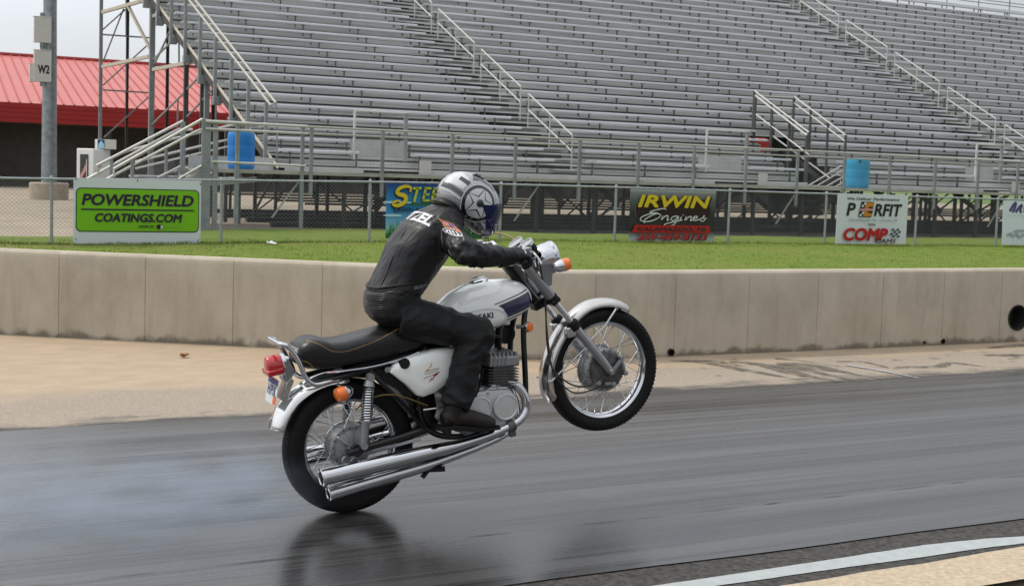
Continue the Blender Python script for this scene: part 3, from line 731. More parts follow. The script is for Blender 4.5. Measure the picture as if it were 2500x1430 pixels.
B4.txt('Grand Rapids, MI. - Livonia, MI.', .50, .465, .052, GREYI, shear=.2, heavy=.015, width=.69)
B4.txt('With', .475, .375, .042, INK, heavy=.05, width=.105)
B4.txt('COMP', .40, .075, .235, RED, shear=.17, heavy=.085, width=.61)
fl = MB()
for r_ in range(4):
    for c_ in range(4):
        if (r_+c_) % 2 == 1:
            u = .735+.036*c_+.008*r_; v = .135+.046*r_; p = [B4.P(u, v), B4.P(u+.033, v), B4.P(u+.041, v+.046), B4.P(u+.008, v+.046)]
            fl.add([(x, 0, z) for x, z in p], [(0, 1, 2, 3)])
B4.put('checkered_print', fl, INK)
B4.txt('CAMS', .685, .022, .082, BLACK, shear=.2, heavy=.05, width=.29)
# 5 pale board cut by the frame edge
B5 = Board(24.34, 26.66, .225, 1.41, paint('board_pale', (.60, .67, .70)), 'pale blue-white board with purple script, cut off at the right edge', tilt=-1.5)
B5.strokes('lettering', [([(.105, .76), (.16, .90), (.20, .94), (.175, .80), (.15, .74)], .09), ([(.20, .74), (.26, .86), (.30, .90), (.27, .78), (.30, .74)], .08), ([(.33, .75), (.36, .80), (.33, .84), (.40, .80)], .06)], LILAC)
for k_ in range(3): B5.poly('print', [(.30+.05*k_, .60), (.315+.05*k_, .60), (.32+.05*k_, .62), (.305+.05*k_, .62)], GREYI)
B5.poly('rule', [(.06, .665), (.94, .665), (.94, .67), (.06, .67)], GREYI)
B5.poly('print', [(.15, .30), (.22, .345), (.36, .35), (.50, .33), (.44, .31), (.30, .30), (.2, .29)], GREYI)
B5.strokes('print', [([(.07, .21), (.12, .26), (.16, .20), (.22, .25), (.27, .18), (.34, .24), (.42, .20)], .06)], GREYI)
# ---------------------------------------------------------------- aluminium grandstand
MT['seat'] = mat('anodised_seat', (.64, .65, .68), .38, metal=.55, var=.08, vscale=1.5, stretch=(.3, 1, 1))
MT['alu'] = mat('mill_aluminium', (.56, .57, .55), .5, metal=.3, var=.2, vscale=1.2, stretch=(.25, 1, 1.5))
MT['alu_pale'] = mat('pale_aluminium', (.44, .45, .44), .5, metal=.2, var=.14, vscale=2)
MT['rail'] = mat('rail_pipe', (.52, .51, .475), .42, metal=.45)
MT['steel'] = mat('grey_steel', (.25, .27, .275), .6, metal=.3, var=.2, vscale=3)
MT['dsteel'] = mat('dull_steel', (.075, .077, .075), .7, metal=.2, var=.25, vscale=2)
MT['bracket'] = mat('bracket_steel', (.13, .135, .13), .6, metal=.3)
MT['shade_steel'] = mat('shade_dark_steel', (.03, .031, .03), .8, var=.3, vscale=2)  # darker copy of the steel, with the under-stand shade in its colour
MT['tread'] = mat('worn_black_tread', (.02, .019, .016), .85, var=.6, vscale=8, stretch=(1, 3, 3))
MT['deck'] = mat('deck_plank', (.37, .36, .32), .7, var=.18, vscale=2, stretch=(.4, 3, 1))
MT['riserwhite'] = mat('white_end_panel', (.48, .475, .44), .6)
Y0, RUN, Z0, RISE, NROW = 25., .5045, 2.1467, .30746, 28
SK = -.105                      # the ends and aisles run slightly aslant
DZ = 1.585                        # deck height
stand = tag(empty('grandstand', (20, 23, GZ)), 'large open aluminium bleacher grandstand of stepped benches filling the background', 'grandstand')
SO = Vector((-20, -23, -GZ))
def sb(b, name, m, **k): return b.build(name, m, stand, off=SO, **k)
def rowYZ(i): return Y0+RUN*i, Z0+RISE*i
XL, A1L, A1R, A2L, A2R, XR = 6.5, 14.45, 15.6, 34.15, 35.3, 64.
OPL, OPR, OPN = 23.35, 25.2, 5          # stair opening: rows 0..4
CUTS = [(8.55, 10.15), (19.65, 21.3), (30.75, 32.1)]     # wheelchair bays: rows 0, 1
def spans(i):
    s = SK*i; out = []
    base = [(XL+s, A1L+s), (A1R+s, A2L+s), (A2R+s, XR)]
    holes = []
    if i < OPN: holes.append((OPL+s, OPR+s))
    if i < 2:
        for a, c in CUTS: holes.append((a+.1*(1-i), c-.12*i+.05))
    for a, c in base:
        cuts = sorted([h for h in holes if h[0] > a and h[1] < c]); x = a
        for h in cuts: out.append((x, h[0])); x = h[1]
        out.append((x, c))
    return out
seat_prof = [(.0, -.018), (.005, -.006), (.016, 0), (.25, 0), (.26, -.01), (.26, -.055), (.02, -.066), (.006, -.066), (.0, -.058)]
nseat = 0; rest = MB(); nbr = 0
for i in range(NROW):
    y, z = rowYZ(i)
    for (a, c) in spans(i):
        b = MB(); b.prism([(y+p, z+q) for p, q in seat_prof], 'x', a, c)
        b.box(a-.004, a, y-.002, y+.262, z-.068, z+.002); b.box(c, c+.004, y-.002, y+.262, z-.068, z+.002)
        # joints of the 1.8 m planks and the brackets below
        k = math.ceil((a-22.9-SK*i)/1.785); x = 22.9+SK*i+1.785*k
        while x < min(c, 62):
            br = MB() if (nbr < 100 and i < 8) else rest
            br.box(x-.012, x+.012, y+.09, y+.15, z-.43, z-.067); br.box(x-.04, x+.04, y+.05, y+.2, z-.078, z-.067)
            br.prism([(y-.02, z-.43), (y+.16, z-.43), (y+.16, z-.30)], 'x', x-.012, x+.0); x += 1.785
            if br is not rest: nbr += 1; sb(br, 'seat_bracket', MT['bracket'], smooth=False)
        if nseat < 99:
            so_ = sb(b, 'bench_seat', MT['seat'], ang=20)
        nseat += 1
struct(sb(rest, 'seat_bracket', MT['bracket'], smooth=False), 'stuff')
# footboards and risers, one per row
for i in range(NROW):
    y, z = rowYZ(i); zt = z-.43; x0 = XL+SK*i
    segs = [(x0, XR)]
    if i < OPN: segs = [(x0, OPL+SK*i), (OPR+SK*i, XR)]
    fb = MB(); rb = MB()
    for a, c in segs:
        fb.box(a, c, y-.20, y+.04, zt-.05, zt); fb.box(a, c, y+.055, y+.295, zt-.05, zt)
        # riser: two ribbed boards with a drip groove, a slot left between, backed by a dark strip that stands in for shade
        for (q0, q1, d) in ((.030, .11, 0), (.113, .185, 0), (.232, .262, .0)):
            rb.prism([(y+.325+d, zt+q0), (y+.318+d, zt+q0+.008), (y+.318+d, zt+q1-.008), (y+.325+d, zt+q1), (y+.335, zt+q1), (y+.335, zt+q0)], 'x', a, c)
    jb = MB()
    for a, c in segs: jb.box(a, c, y+.345, y+.39, zt-.10, zt+.25)
    sb(jb, 'slot_shade_backing', MT['dsteel'], smooth=False)  # strip added so the slot reads as the dark under the stand
    sb(fb, 'footboard', MT['alu'], smooth=False); sb(rb, 'riser', MT['alu'], smooth=False)
# aisle steps with black worn nosings
for AL, AR in ((A1L, A1R), (A2L, A2R)):
    for i in range(NROW):
        y, z = rowYZ(i); s = SK*i; zt = z-.43
        b = MB(); b.box(AL+s+.03, AR+s-.03, y+.06, y+.31, zt+.11, zt+.155); sb(b, 'aisle_step', MT['alu_pale'], smooth=False)
        b = MB(); w = .1*noise.noise((i*1.7, AL, 0))
        b.prism([(y+.312, zt+.165), (y+.312, zt+.255), (y+.316, zt+.255), (y+.316, zt+.165)], 'x', AL+s-.55+w, AR+s-.42+w)
        sb(b, 'tread_nosing', MT['tread'], smooth=False)
        b = MB(); b.box(AR+s-.002, AR+s+.22, y-.004, y+.266, z-.060, z+.006); sb(b, 'seat_end_cap', MT['riserwhite'], bevel=.008)
# mid-aisle handrails in runs of four rows
for AC, offs in (((A1L+A1R)/2+.1, 0), ((A2L+A2R)/2+.12, 0)):
    i = .4
    while i < NROW-3:
        b = MB(); P = []
        for q in (i, i+2, i+4):
            y, z = rowYZ(q); x = AC+SK*q; P.append((x, y-.05, z)); b.tube([(x, y-.05, z-.43), (x, y-.05, z+.58)], .022, 8)
        for h in (.58, .12):
            b.tube([(P[0][0], P[0][1], P[0][2]+h), (P[2][0], P[2][1], P[2][2]+h)], .024, 8)
        sb(b, 'aisle_handrail', MT['rail']); i += 4.75
# back rail above the top row and its posts
yt, zt = rowYZ(NROW-1)
b = MB(); x = 5.
for h in (.35, .5): b.tube([(XL+SK*27, yt+.42, zt+h), (XR, yt+.42, zt+h)], .022, 6)
while x < XR: b.box(x-.03, x+.03, yt+.40, yt+.44, zt-.5, zt+.15); b.tube([(x+.3, yt+.42, zt-.3), (x+.3, yt+.42, zt+1.3)], .028, 6); x += 2.1
sb(b, 'back_rail', MT['steel'])
b = MB(); b.box(XL+SK*27, XR, yt+.30, yt+.34, zt-.02, zt+.12); sb(b, 'back_board', MT['seat'])
# deck, kerb plank and front edge beam
b = MB()
for k in range(6): b.box(4.25, XR, 23.0+k*.345, 23.335+k*.345, DZ-.05, DZ)
sb(b, 'deck', MT['deck'], smooth=False)
b = MB(); b.box(4.25, XR, 22.96, 22.995, DZ-.075, DZ+.015); sb(b, 'deck_edge', MT['deck'], bevel=.006)
b = MB()
for a, c in ((6.6, OPL-.05), (OPR+.05, XR)):
    cut = [h for h in CUTS if h[0] > a and h[1] < c]; x = a
    for h in cut: b.box(x, h[0]+.15, 24.76, 24.79, DZ, Z0-.43-.052); x = h[1]+.1
    b.box(x, c, 24.76, 24.79, DZ, Z0-.43-.052)
sb(b, 'kickboard', MT['alu_pale'])
for a, c in CUTS:           # flat back wall, plates whose white paints the lit footboard ends, and guard rail of each wheelchair bay
    b = MB()
    for k in range(6): b.box(a+.02, c-.02, 25.42+.012*k, 25.45+.012*k, DZ+.02+k*.142, DZ+.15+k*.142)
    sb(b, 'bay_panel', MT['alu_pale'], smooth=False)
    b = MB(); b.box(c+.1, c+.44, 24.72, 24.75, DZ+.01, DZ+.38); sb(b, 'end_plate', MT['riserwhite'], bevel=.006)
    b = MB()
    for x, w in ((a-.05, .025), (c-.22, .05)): q_ = MB(); q_.box(x-w, x+w, 24.95, 25.01, DZ+.35, DZ+1.62); sb(q_, 'bay_post', MT['steel'] if w > .03 else MT['alu'])
    b.tube([(a-.05, 24.98, DZ+1.62), (c-.2, 24.98, DZ+1.62)], .022, 8); b.tube([(a-.05, 24.98, DZ+1.14), (c-.2, 24.98, DZ+1.14)], .026, 8)
    sb(b, 'bay_guard_rail', MT['rail'])
# guard rail along the deck
DP = [4.95, 6.51, 6.73, 8.54, 10.41, 12.19, 14.1, 15.94, 17.76, 19.55, 21.4, 23.17, 24.95, 26.81, 28.64, 30.4]
DP += [30.4+1.8*k for k in range(1, 9)]
def dtop(x): return float(np.interp(x, (5, 14, 30), (2.665, 2.66, 2.615)))
for x in DP:
    b = MB(); b.box(x-.045, x+.045, 22.90, 22.955, 1.02 if x > 6.6 else GZ, dtop(x)); sb(b, 'guard_post', MT['steel'], bevel=.008)
for h, r_ in ((0, .028), (-.16, .02)):
    b = MB(); b.tube([(x, 22.92, dtop(x)+h) for x in (6.6, 14, 22, 30, 46)], r_, 8); sb(b, 'guard_rail', mat('weathered_rail', (.42, .41, .37), .5, metal=.4))
    b = MB(); b.tube([(4.2, 22.90, dtop(5)+h*1.05+.01), (6.62, 22.90, dtop(6)+h*1.05)], r_+.012, 8); sb(b, 'guard_rail', MT['rail'])
b = MB(); b.tube([(4.35, 22.90, DZ+.17), (6.6, 22.90, DZ+.14)], .03, 8); sb(b, 'guard_rail', MT['rail'])
b = MB(); x = 6.7
while x < 40:          # guard mesh
    for s_ in (1, -1):
        xa, xb = (x, x+1.0) if s_ > 0 else (x+1., x)
        b.tube([(xa, 22.93, DZ), (xb, 22.93, 2.6)], .0022, 3, cap=False)
    x += .09
sb(b, 'guard_mesh', MT['wire'], smooth=False)
# stair opening: side rails climbing with the benches, dark stair well, a few steps
def rail_run(x, q0, q1, hs, r_, name='opening_rail', m=MT['rail']):
    b = MB()
    for h in hs:
        a, c = rowYZ(q0), rowYZ(q1); b.tube([(x+SK*q0, a[0], a[1]+h), (x+SK*q1, c[0], c[1]+h)], r_, 8)
    sb(b, name, m)
    for q in np.arange(q0, q1+.01, (q1-q0)/3):
        y, z = rowYZ(q); b = MB(); b.box(x+SK*q-.03, x+SK*q+.03, y-.03, y+.03, z-.7, z+max(hs)); sb(b, 'opening_post', MT['dsteel'])
rail_run(OPR-.12, .2, 4.4, (1.06, .86), .03)
rail_run(OPL+.1, .1, 4.3, (1.02,), .032); rail_run(OPL+.28, .3, 4.8, (1.06,), .03)
b = MB(); a, c = rowYZ(-.2), rowYZ(4.2)
b.tube([(OPL+.1, a[0], a[1]+.5), (OPL+.1+SK*4.2, c[0], c[1]+.45)], .026, 8); b.tube([(OPL+.7, a[0]-.3, a[1]-.2), (OPL+.25+SK*3, rowYZ(3)[0], rowYZ(3)[1]+.1)], .028, 8)
y, z = rowYZ(4.4); b.tube([(OPL+.1+SK*4.4, y, z+1.0), (OPR-.1+SK*4.4, y, z+1.03)], .024, 8)
sb(b, 'opening_rail', MT['rail'])
b = MB()
for k in range(7): b.box(OPL+.1, OPR-.1, 25.2+.28*k, 25.5+.28*k, DZ-.22*(k+1)-.05, DZ-.22*(k+1))
sb(b, 'stair_flight', MT['dsteel'], smooth=False)
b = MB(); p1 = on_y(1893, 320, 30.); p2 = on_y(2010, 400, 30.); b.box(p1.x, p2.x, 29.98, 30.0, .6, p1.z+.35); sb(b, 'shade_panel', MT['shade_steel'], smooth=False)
b = MB()
for x1, y1, x2, y2 in ((1976, 452, 2056, 404), (1996, 453, 2058, 416), (2018, 455, 2059, 431), (2040, 456, 2060, 444), (1972, 453, 2058, 458)): b.tube([on_y(x1, y1, 23.4), on_y(x2, y2, 23.4)], .022, 6)
sb(b, 'opening_rail', MT['rail'])
# left end: stringer, end plates, sloping guard rail
b = MB()
def endpt(q, dx=0, dz=0): y, z = rowYZ(q); return Vector((XL+SK*q+dx, y, z+dz))
b.bar(endpt(-.5, -.1, -.52), endpt(27.5, -.1, -.52), .05, .16); sb(b, 'stringer', MT['dsteel'])
b = MB(); b.bar(endpt(-.5, -.13, -.33), endpt(27.5, -.13, -.33), .05, .05); sb(b, 'stringer_cap', mat('pale_trim', (.62, .57, .46), .5, metal=.3))  # pale tan cap along the stringer
for i in range(NROW):
    b = MB(); y, z = rowYZ(i); x = XL+SK*i; b.box(x-.09, x-.06, y-.02, y+.28, z-.62, z-.38); sb(b, 'end_plate', MT['alu_pale'] if i % 2 else MT['dsteel'])
for h, dx in ((1.06, -.02), (.99, -.15)):
    b = MB(); b.tube([endpt(.3, dx, h), endpt(26, dx, h)], .032, 8); sb(b, 'end_guard_rail', mat('bright_rail', (.47, .45, .39), .45, metal=.3))
b = MB(); b.tube([endpt(.3, -.02, 1.06), endpt(.25, .0, .8), endpt(.2, .02, -.6)], .02, 6); b.tube([endpt(.3, -.15, .99), endpt(.3, -.02, 1.06)], .02, 6); sb(b, 'end_guard_rail', MT['steel'])
for k in range(13):
    q = .6+2.0*k; b = MB(); p = endpt(q, -.2); b.box(p.x-.045, p.x+.045, p.y-.05, p.y+.05, p.z-.75, p.z+.98); b.box(p.x-.06, p.x+.16, p.y-.12, p.y+.09, p.z-.86, p.z-.62)
    sb(b, 'end_post', MT['steel'], bevel=.008)
# columns and bracing of the end frame and of the back frame (seen against the sky)
yB = 37.7
def col_(px, plane, z1, w, m):
    p = on_end(px, 150) if plane == 'e' else on_y(px, 150, yB); b = MB(); b.box(p.x-w, p.x+w, p.y-w, p.y+w, GZ, z1); sb(b, 'column', m, bevel=.01)
col_(246, 'e', 9.6, .055, MT['steel']); col_(371, 'e', 7.0, .08, MT['steel']); col_(455, 'e', 4.9, .065, MT['dsteel']); col_(494, 'e', 4.2, .05, MT['dsteel']); col_(506, 'e', 4.1, .07, MT['steel']); col_(556, 'e', 2.9, .05, MT['dsteel']); col_(585, 'e', 2.6, .08, MT['steel'])
TAN = mat('tan_beam', (.50, .46, .38), .55, metal=.2)
def brace(L, name, r_, m):
    for x1, y1, x2, y2, pl in L:
        f_ = (lambda X, Y: on_end(X, Y)) if pl == 'e' else (lambda X, Y: on_y(X, Y, yB))
        b = MB(); b.bar(f_(x1, y1), f_(x2, y2), r_*2, r_*2); sb(b, name, m)
brace([(251, 30, 400, -12, 'e'), (251, 163, 366, 138, 'e'), (375, 40, 408, 30, 'e'), (375, 170, 480, 150, 'e')], 'cross_beam', .05, TAN)
brace([(312, 14, 366, 118, 'e')], 'cross_beam', .04, TAN)
brace([(251, 85, 366, 93, 'b'), (251, 220, 364, 227, 'b'), (375, 160, 495, 166, 'b'), (505, 232, 545, 236, 'b')], 'girt', .024, MT['steel'])
brace([(251, 73, 306, 24, 'b'), (253, 148, 302, 22, 'b'), (308, -5, 308, 88, 'b'), (251, 209, 361, 110, 'b'), (308, 158, 308, 222, 'b'), (254, 336, 364, 236, 'b')], 'brace', .022, MT['steel'])
brace([(375, 145, 438, 83, 'e'), (378, 155, 420, 66, 'e'), (437, 80, 437, 160, 'e'), (371, 305, 450, 226, 'e'), (457, 285, 528, 209, 'e'), (434, 245, 434, 320, 'e'), (457, 218, 496, 178, 'e'), (527, 212, 527, 300, 'e'), (556, 290, 575, 276, 'e')], 'brace', .022, MT['steel'])
# understructure: legs and rakers of each frame, cross braces between, timber sleepers below
for fx in range(32):
    x = 7.4+1.785*fx; b = MB()
    for k, yy in enumerate((23.4, 25.6, 28.2, 31.0, 34.4, 37.8)):
        if fx % 2 and yy > 30: continue
        xx = x+SK*(yy-25)/RUN; zt_ = DZ-.12 if yy < 25 else Z0+(yy-Y0)/RUN*RISE-.72
        b.box(xx-.045, xx+.045, yy-.045, yy+.045, GZ, zt_)
        if k and (fx+k) % 2 == 0: b.bar((xx, yy, GZ+.3), (xx+.2, yy-2.2, min(zt_, 2.2)-.2), .05, .05)
    b.bar((x+.02, 24.6, Z0-.8/RUN*RISE*.5-1.0), (x+SK*26, 38.2, Z0+26.2*RISE-.86), .08, .14)
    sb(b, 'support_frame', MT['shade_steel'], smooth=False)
for fx in range(0, 24, 2):
    x = 7.4+1.785*fx
    for yy, s_ in ((23.5, 1), (25.7, -1), (31.1, 1)):
        zt_ = DZ-.2 if yy < 25 else 1.6; b = MB()
        b.bar((x, yy, GZ+.1 if s_ > 0 else zt_), (x+1.785, yy, zt_ if s_ > 0 else GZ+.1), .04, .04); sb(b, 'cross_brace', MT['shade_steel'], smooth=False)
    for yy in (25.6, 28.2, 31, 34.4): b = MB(); b.bar((x, yy, GZ+.62), (x+3.57, yy, GZ+.62), .05, .06); sb(b, 'tie_beam', MT['shade_steel'], smooth=False)
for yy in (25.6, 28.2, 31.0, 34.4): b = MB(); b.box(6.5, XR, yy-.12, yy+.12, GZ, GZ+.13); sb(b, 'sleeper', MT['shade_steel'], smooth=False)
for x in (5.9, 9.3, 12.4, 16.3, 21, 25.3, 29.6): b = MB(); b.bar((x, 23.3, GZ+.35), (x+.75, 23.3, DZ-.1), .035, .035); sb(b, 'knee_brace', MT['rail'], smooth=False)
# entrance stair and ramp at the left end
b = MB()
for k in range(8): b.box(4.2-.3*(k+1), 4.2-.3*k, 23.0, 24.5, DZ-.165*(k+1)-.04, DZ-.165*(k+1))
b.bar((4.2, 22.97, DZ-.12), (1.8, 22.97, GZ+.08), .04, .22); sb(b, 'entrance_stair', MT['alu_pale'], smooth=False)
def seg_rail(name, segs, r_, m=MT['rail']):
    b = MB()
    for s_ in segs: b.tube(s_, r_, 8)
    return sb(b, name, m)
Yn, Yf_ = 22.95, 24.5
pn = lambda X, Y: on_y(X, Y, Yn); pf = lambda X, Y: on_y(X, Y, Yf_)
seg_rail('stair_rail', [[pn(495, 291), pn(278, 413), pn(279, 432)]], .034)
seg_rail('stair_rail', [[pn(500, 318), pn(487, 318), pn(478, 322), pn(262, 437)]], .03)
seg_rail('stair_rail', [[pf(447, 296), pf(236, 405), pf(240, 425)]], .034)
seg_rail('stair_rail', [[pf(470, 317), pf(438, 316), pf(426, 321), pf(212, 438)]], .034)
seg_rail('stair_rail', [[pn(492, 405), pn(436, 437)]], .026); seg_rail('stair_rail', [[pf(447, 403), pf(385, 434)]], .026)
for X, y0_, yy in ((499, 290, Yn), (509, 292, Yn), (527, 296, Yn), (447, 298, Yf_), (323, 388, Yn), (272, 388, Yf_), (406, 366, 26)):
    p = on_y(X, y0_, yy); b = MB(); w = .055 if X > 440 else .035; b.box(p.x-w, p.x+w, yy-.04, yy+.04, GZ, p.z); sb(b, 'stair_post', MT['steel'], bevel=.008)
b = MB()
for yy, pts in ((Yn, ((495, 300), (290, 415), (310, 437), (495, 437))), (Yf_, ((445, 305), (260, 398), (260, 437), (445, 437)))):
    b = MB(); A = [on_y(X, Y, yy) for X, Y in pts]; x = A[1].x
    while x < A[0].x:
        t = (x-A[1].x)/(A[0].x-A[1].x); zt_ = lerp(A[1].z, A[0].z, t)
        b.tube([(x, yy, GZ+.3), (min(x+.8, A[0].x), yy, min(zt_, GZ+1.5)+.1)], .0025, 3, cap=False); b.tube([(x+.5, yy, GZ+.3), (x, yy, zt_-.1)], .0025, 3, cap=False); x += .05
    sb(b, 'stair_mesh', MT['wire'], smooth=False)
b = MB(); b.box(3.2, 6.2, 26.0, 27.4, DZ-.28, DZ-.23); b.bar((3., 26.0, 1.0), (6.2, 26.0, DZ-.25), .05, .14); b.bar((3., 27.4, 1.0), (6.2, 27.4, DZ-.25), .05, .14); sb(b, 'ramp', MT['alu_pale'], smooth=False)
for yy in (25.9, 27.4):
    q = lambda X, Y: on_y(X, Y, yy)
    seg_rail('ramp_rail', [[q(300, 372), q(400, 345), q(448, 333), q(575, 304), q(640, 303)]] if yy < 26 else [[q(330, 395), q(540, 345), q(640, 327), q(652, 335)]], .032)
    seg_rail('ramp_rail', [[q(400, 425), q(520, 395), q(645, 383)]] if yy < 26 else [[q(330, 412), q(540, 362), q(640, 340)]], .028)
seg_rail('ramp_rail', [[on_y(470, 443, 25.9), on_y(560, 404, 25.9)]], .028)
b = MB(); b.box(4.25, 6.4, 24.98, 25.02, DZ, DZ+.32); b.box(4.3, 5.2, 26.0, 26.5, DZ-.22, DZ+.05); sb(b, 'landing_panel', MT['alu_pale'])
# ---------------------------------------------------------------- low red-roofed building behind
MT['redroof'] = mat('red_metal_roof', (.50, .12, .10), .45, spec=.5, var=.06, vscale=.4)
MT['redseam'] = mat('red_roof_seam', (.42, .06, .05), .5)
MT['fascia'] = mat('shaded_red_fascia', (.28, .008, .008), .55, var=.12, vscale=.5)  # roof red taken darker: the fascia's shade is in the colour
MT['block'] = mat('dark_block_wall', (.055, .05, .043), .9, var=.2, vscale=2)
bl = tag(empty('concession_building', (2, 65, GZ)), 'long low building with a red standing-seam metal roof and deep shaded red fascia', 'building')
BO = Vector((-2, -65, -GZ))
b = MB(); xe = 62; RY = 80.; RZ = on_y(150, 143, RY).z
b.quad((-45, 64.7, 4.60), (xe, 64.7, 4.60), (xe, RY, RZ), (-45, RY, RZ)); b.quad((-45, RY, RZ), (xe, RY, RZ), (xe, RY+15, 4.6), (-45, RY+15, 4.6))
rf = b.build('roof', MT['redroof'], bl, off=BO)
b = MB(); x = -45.
while x < xe: b.bar((x, 64.7, 4.63), (x, RY, RZ+.03), .07, .05); x += .55
b.build('roof_seam', MT['redseam'], rf, off=BO, smooth=False)['kind'] = 'stuff'
b = MB(); b.bar((-45, RY, RZ+.06), (xe, RY, RZ+.06), .5, .14); b.build('ridge_cap', MT['redseam'], rf, off=BO)
b = MB()
for k in range(4): b.box(-45, xe, 64.7-.02*(k % 2), 65.0, 3.56+k*.26, 3.56+k*.26+.25)
b.build('fascia', MT['fascia'], bl, off=BO, smooth=False)
b = MB(); b.box(-44, xe-1, 66.5, 92, GZ, 3.9); b.box(-45, xe, 64.9, 66.5, 3.50, 3.555); b.build('wall', MT['block'], bl, off=BO)
b = MB()
for x in np.arange(-40, 60, 6.): b.box(x-.15, x+.15, 65.2, 65.5, GZ, 3.5)
b.build('porch_post', MT['block'], bl, off=BO, smooth=False)['kind'] = 'stuff'

# ---------------------------------------------------------------- stadium light pole with junction boxes
MT['pole'] = mat('hot_dip_zinc', (.25, .29, .31), .5, metal=.35, var=.28, vscale=5)
MT['boxgrey'] = mat('pale_grey_enamel', (.58, .58, .54), .5, var=.05, vscale=6)
P0 = on_z(95, 480, GZ); YP = 45.
pl = tag(empty('light_pole', (P0.x+.05, YP, GZ)), 'thick galvanised pole with pale electrical boxes, footed in a round concrete plinth', 'pole')
PO = Vector((-(P0.x+.05), -YP, -GZ)); pc = P0.x+.05
b = MB(); b.lathe([(0, GZ+.45), (.29, GZ+.5), (.25, 7), (.22, 14), (0, 14)], (pc, YP, 0), (0, 0, 1), 24); b.build('pole', MT['pole'], pl, off=PO)
b = MB(); b.lathe([(0, GZ-.1), (.72, GZ-.1), (.73, .73), (.70, .77), (0, .77)], (pc, YP, 0), (0, 0, 1), 28); b.build('plinth', mat('plinth_concrete', (.42, .35, .27), .9, var=.2, vscale=4, bump=.3), pl, off=PO)
for (x0, y0_, x1, y1_), dp in (((83, 44, 126, 103), .0), ((83, 125, 126, 199), 0), ((72, 157, 84, 200), .15)):
    yb = YP-.36+dp; a = on_y(x0, y1_, yb); c = on_y(x1, y0_, yb); b = MB(); b.box(a.x, c.x, yb, yb+.26, a.z, c.z); b.box(a.x-.02, c.x+.02, yb-.01, yb+.27, c.z, c.z+.025)
    bx = b.build('electrical_box', MT['boxgrey'], pl, off=PO, bevel=.012)
    if y0_ == 125: b = text('W2', .31, lerp(a.x, c.x, .55), lerp(a.z, c.z, .27), yb-.004, heavy=.04, width=.40); b.build('lettering', INK, bx, smooth=False, off=PO, fix=False)
    if x0 > 80:
        b = MB(); b.box(lerp(a.x, c.x, .35), lerp(a.x, c.x, .62), yb+.06, yb+.09, c.z, c.z+.17); b.build('bracket', MT['pole'], bx, off=PO); b = MB(); b.box(lerp(a.x, c.x, .35), lerp(a.x, c.x, .62), yb+.06, yb+.09, a.z-.17, a.z); b.build('bracket', MT['pole'], bx, off=PO)
b = MB()
for y1_, y2_ in ((100, 130), (196, 205)): b.tube([on_y(104, y1_, YP-.27), on_y(104, y2_, YP-.27)], .05, 8)
b.build('conduit', MT['pole'], pl, off=PO)

# ---------------------------------------------------------------- drink freezer with a carton on top
MT['enamel'] = mat('white_enamel', (.72, .72, .70), .35, spec=.5)
MT['glassdark'] = mat('dark_glass_door', (.03, .03, .028), .08, spec=.6)
fz = tag(empty('display_freezer', (2.2, 26, GZ)), 'white upright display freezer with a glass door and pink side lettering, by the entrance stair', 'freezer')
FZ = Vector((-2.2, -26, -GZ)); a = on_y(190, 362, 25.7); c = on_y(226, 362, 25.7); d_ = on_y(262, 364, 25.6)
# door face looks left, pale side faces the strip
b = MB(); poly = [(a.x, 25.95), (c.x, 25.55), (d_.x+.15, 26.15), (a.x+.62, 26.5)]; b.prism(poly, 'z', GZ, a.z); b.build('cabinet', MT['enamel'], fz, off=FZ, bevel=.02)
u = Vector((c.x-a.x, 25.55-25.95, 0)); n_ = Vector((u.y, -u.x, 0)).normalized()
def face(s, z, o=.006): p = Vector((a.x, 25.95, 0))+u*s+n_*o; return (p.x, p.y, z)
b = MB(); b.quad(face(.22, GZ+.25), face(.72, GZ+.25), face(.72, a.z-.14), face(.22, a.z-.14)); b.build('glass_door', MT['glassdark'], fz, off=FZ)
b = MB(); b.quad(face(.24, GZ+1.05, .012), face(.62, GZ+1.35, .012), face(.62, GZ+1.52, .012), face(.24, GZ+1.2, .012)); b.build('price_sticker', PINK, fz, off=FZ)
b = MB(); b.tube([face(.66, GZ+.5, .03), face(.66, GZ+1.6, .03)], .012, 6); b.build('handle', MT['boxgrey'], fz, off=FZ)
w_ = Vector((d_.x+.15-c.x, .6, 0))
for s_, z_, h_ in (('Do', a.z-.45, .11), ('TH', a.z-.62, .12)):
    t0 = text(s_, h_, .36, z_, 0, shear=.2, bold=.015, width=.22); b = MB()
    nn_ = Vector((w_.y, -w_.x, 0)).normalized()
    b.add([((Vector((c.x, 25.55, 0))+w_*(v[0])+nn_*.006).x, (Vector((c.x, 25.55, 0))+w_*(v[0])+nn_*.006).y, v[2]) for v in t0.v], t0.f); b.build('lettering', paint('ink_rose', (.42, .09, .11)), fz, off=FZ, smooth=False, fix=False)
a2 = on_y(238, 340, 25.9); c2 = on_y(284, 362, 25.9)
bxo = tag(empty('carton', (a2.x+.2, 26, a.z)), 'small white carton with a blue mountain print lying on top of the freezer', 'carton')
CO = Vector((-a2.x-.2, -26, -a.z)); b = MB(); b.box(a2.x, c2.x, 25.9, 26.35, a.z+.004, a2.z); b.build('carton_body', MT['boxgrey'], bxo, off=CO, bevel=.008)
b = MB(); yb = 25.894; b.quad((a2.x, yb, a.z+.01), (lerp(a2.x, c2.x, .37), yb, a.z+.01), (lerp(a2.x, c2.x, .37), yb, a2.z-.005), (a2.x, yb, a2.z-.005)); b.build('print', paint('ink_blue', (.015, .06, .20)), bxo, off=CO)
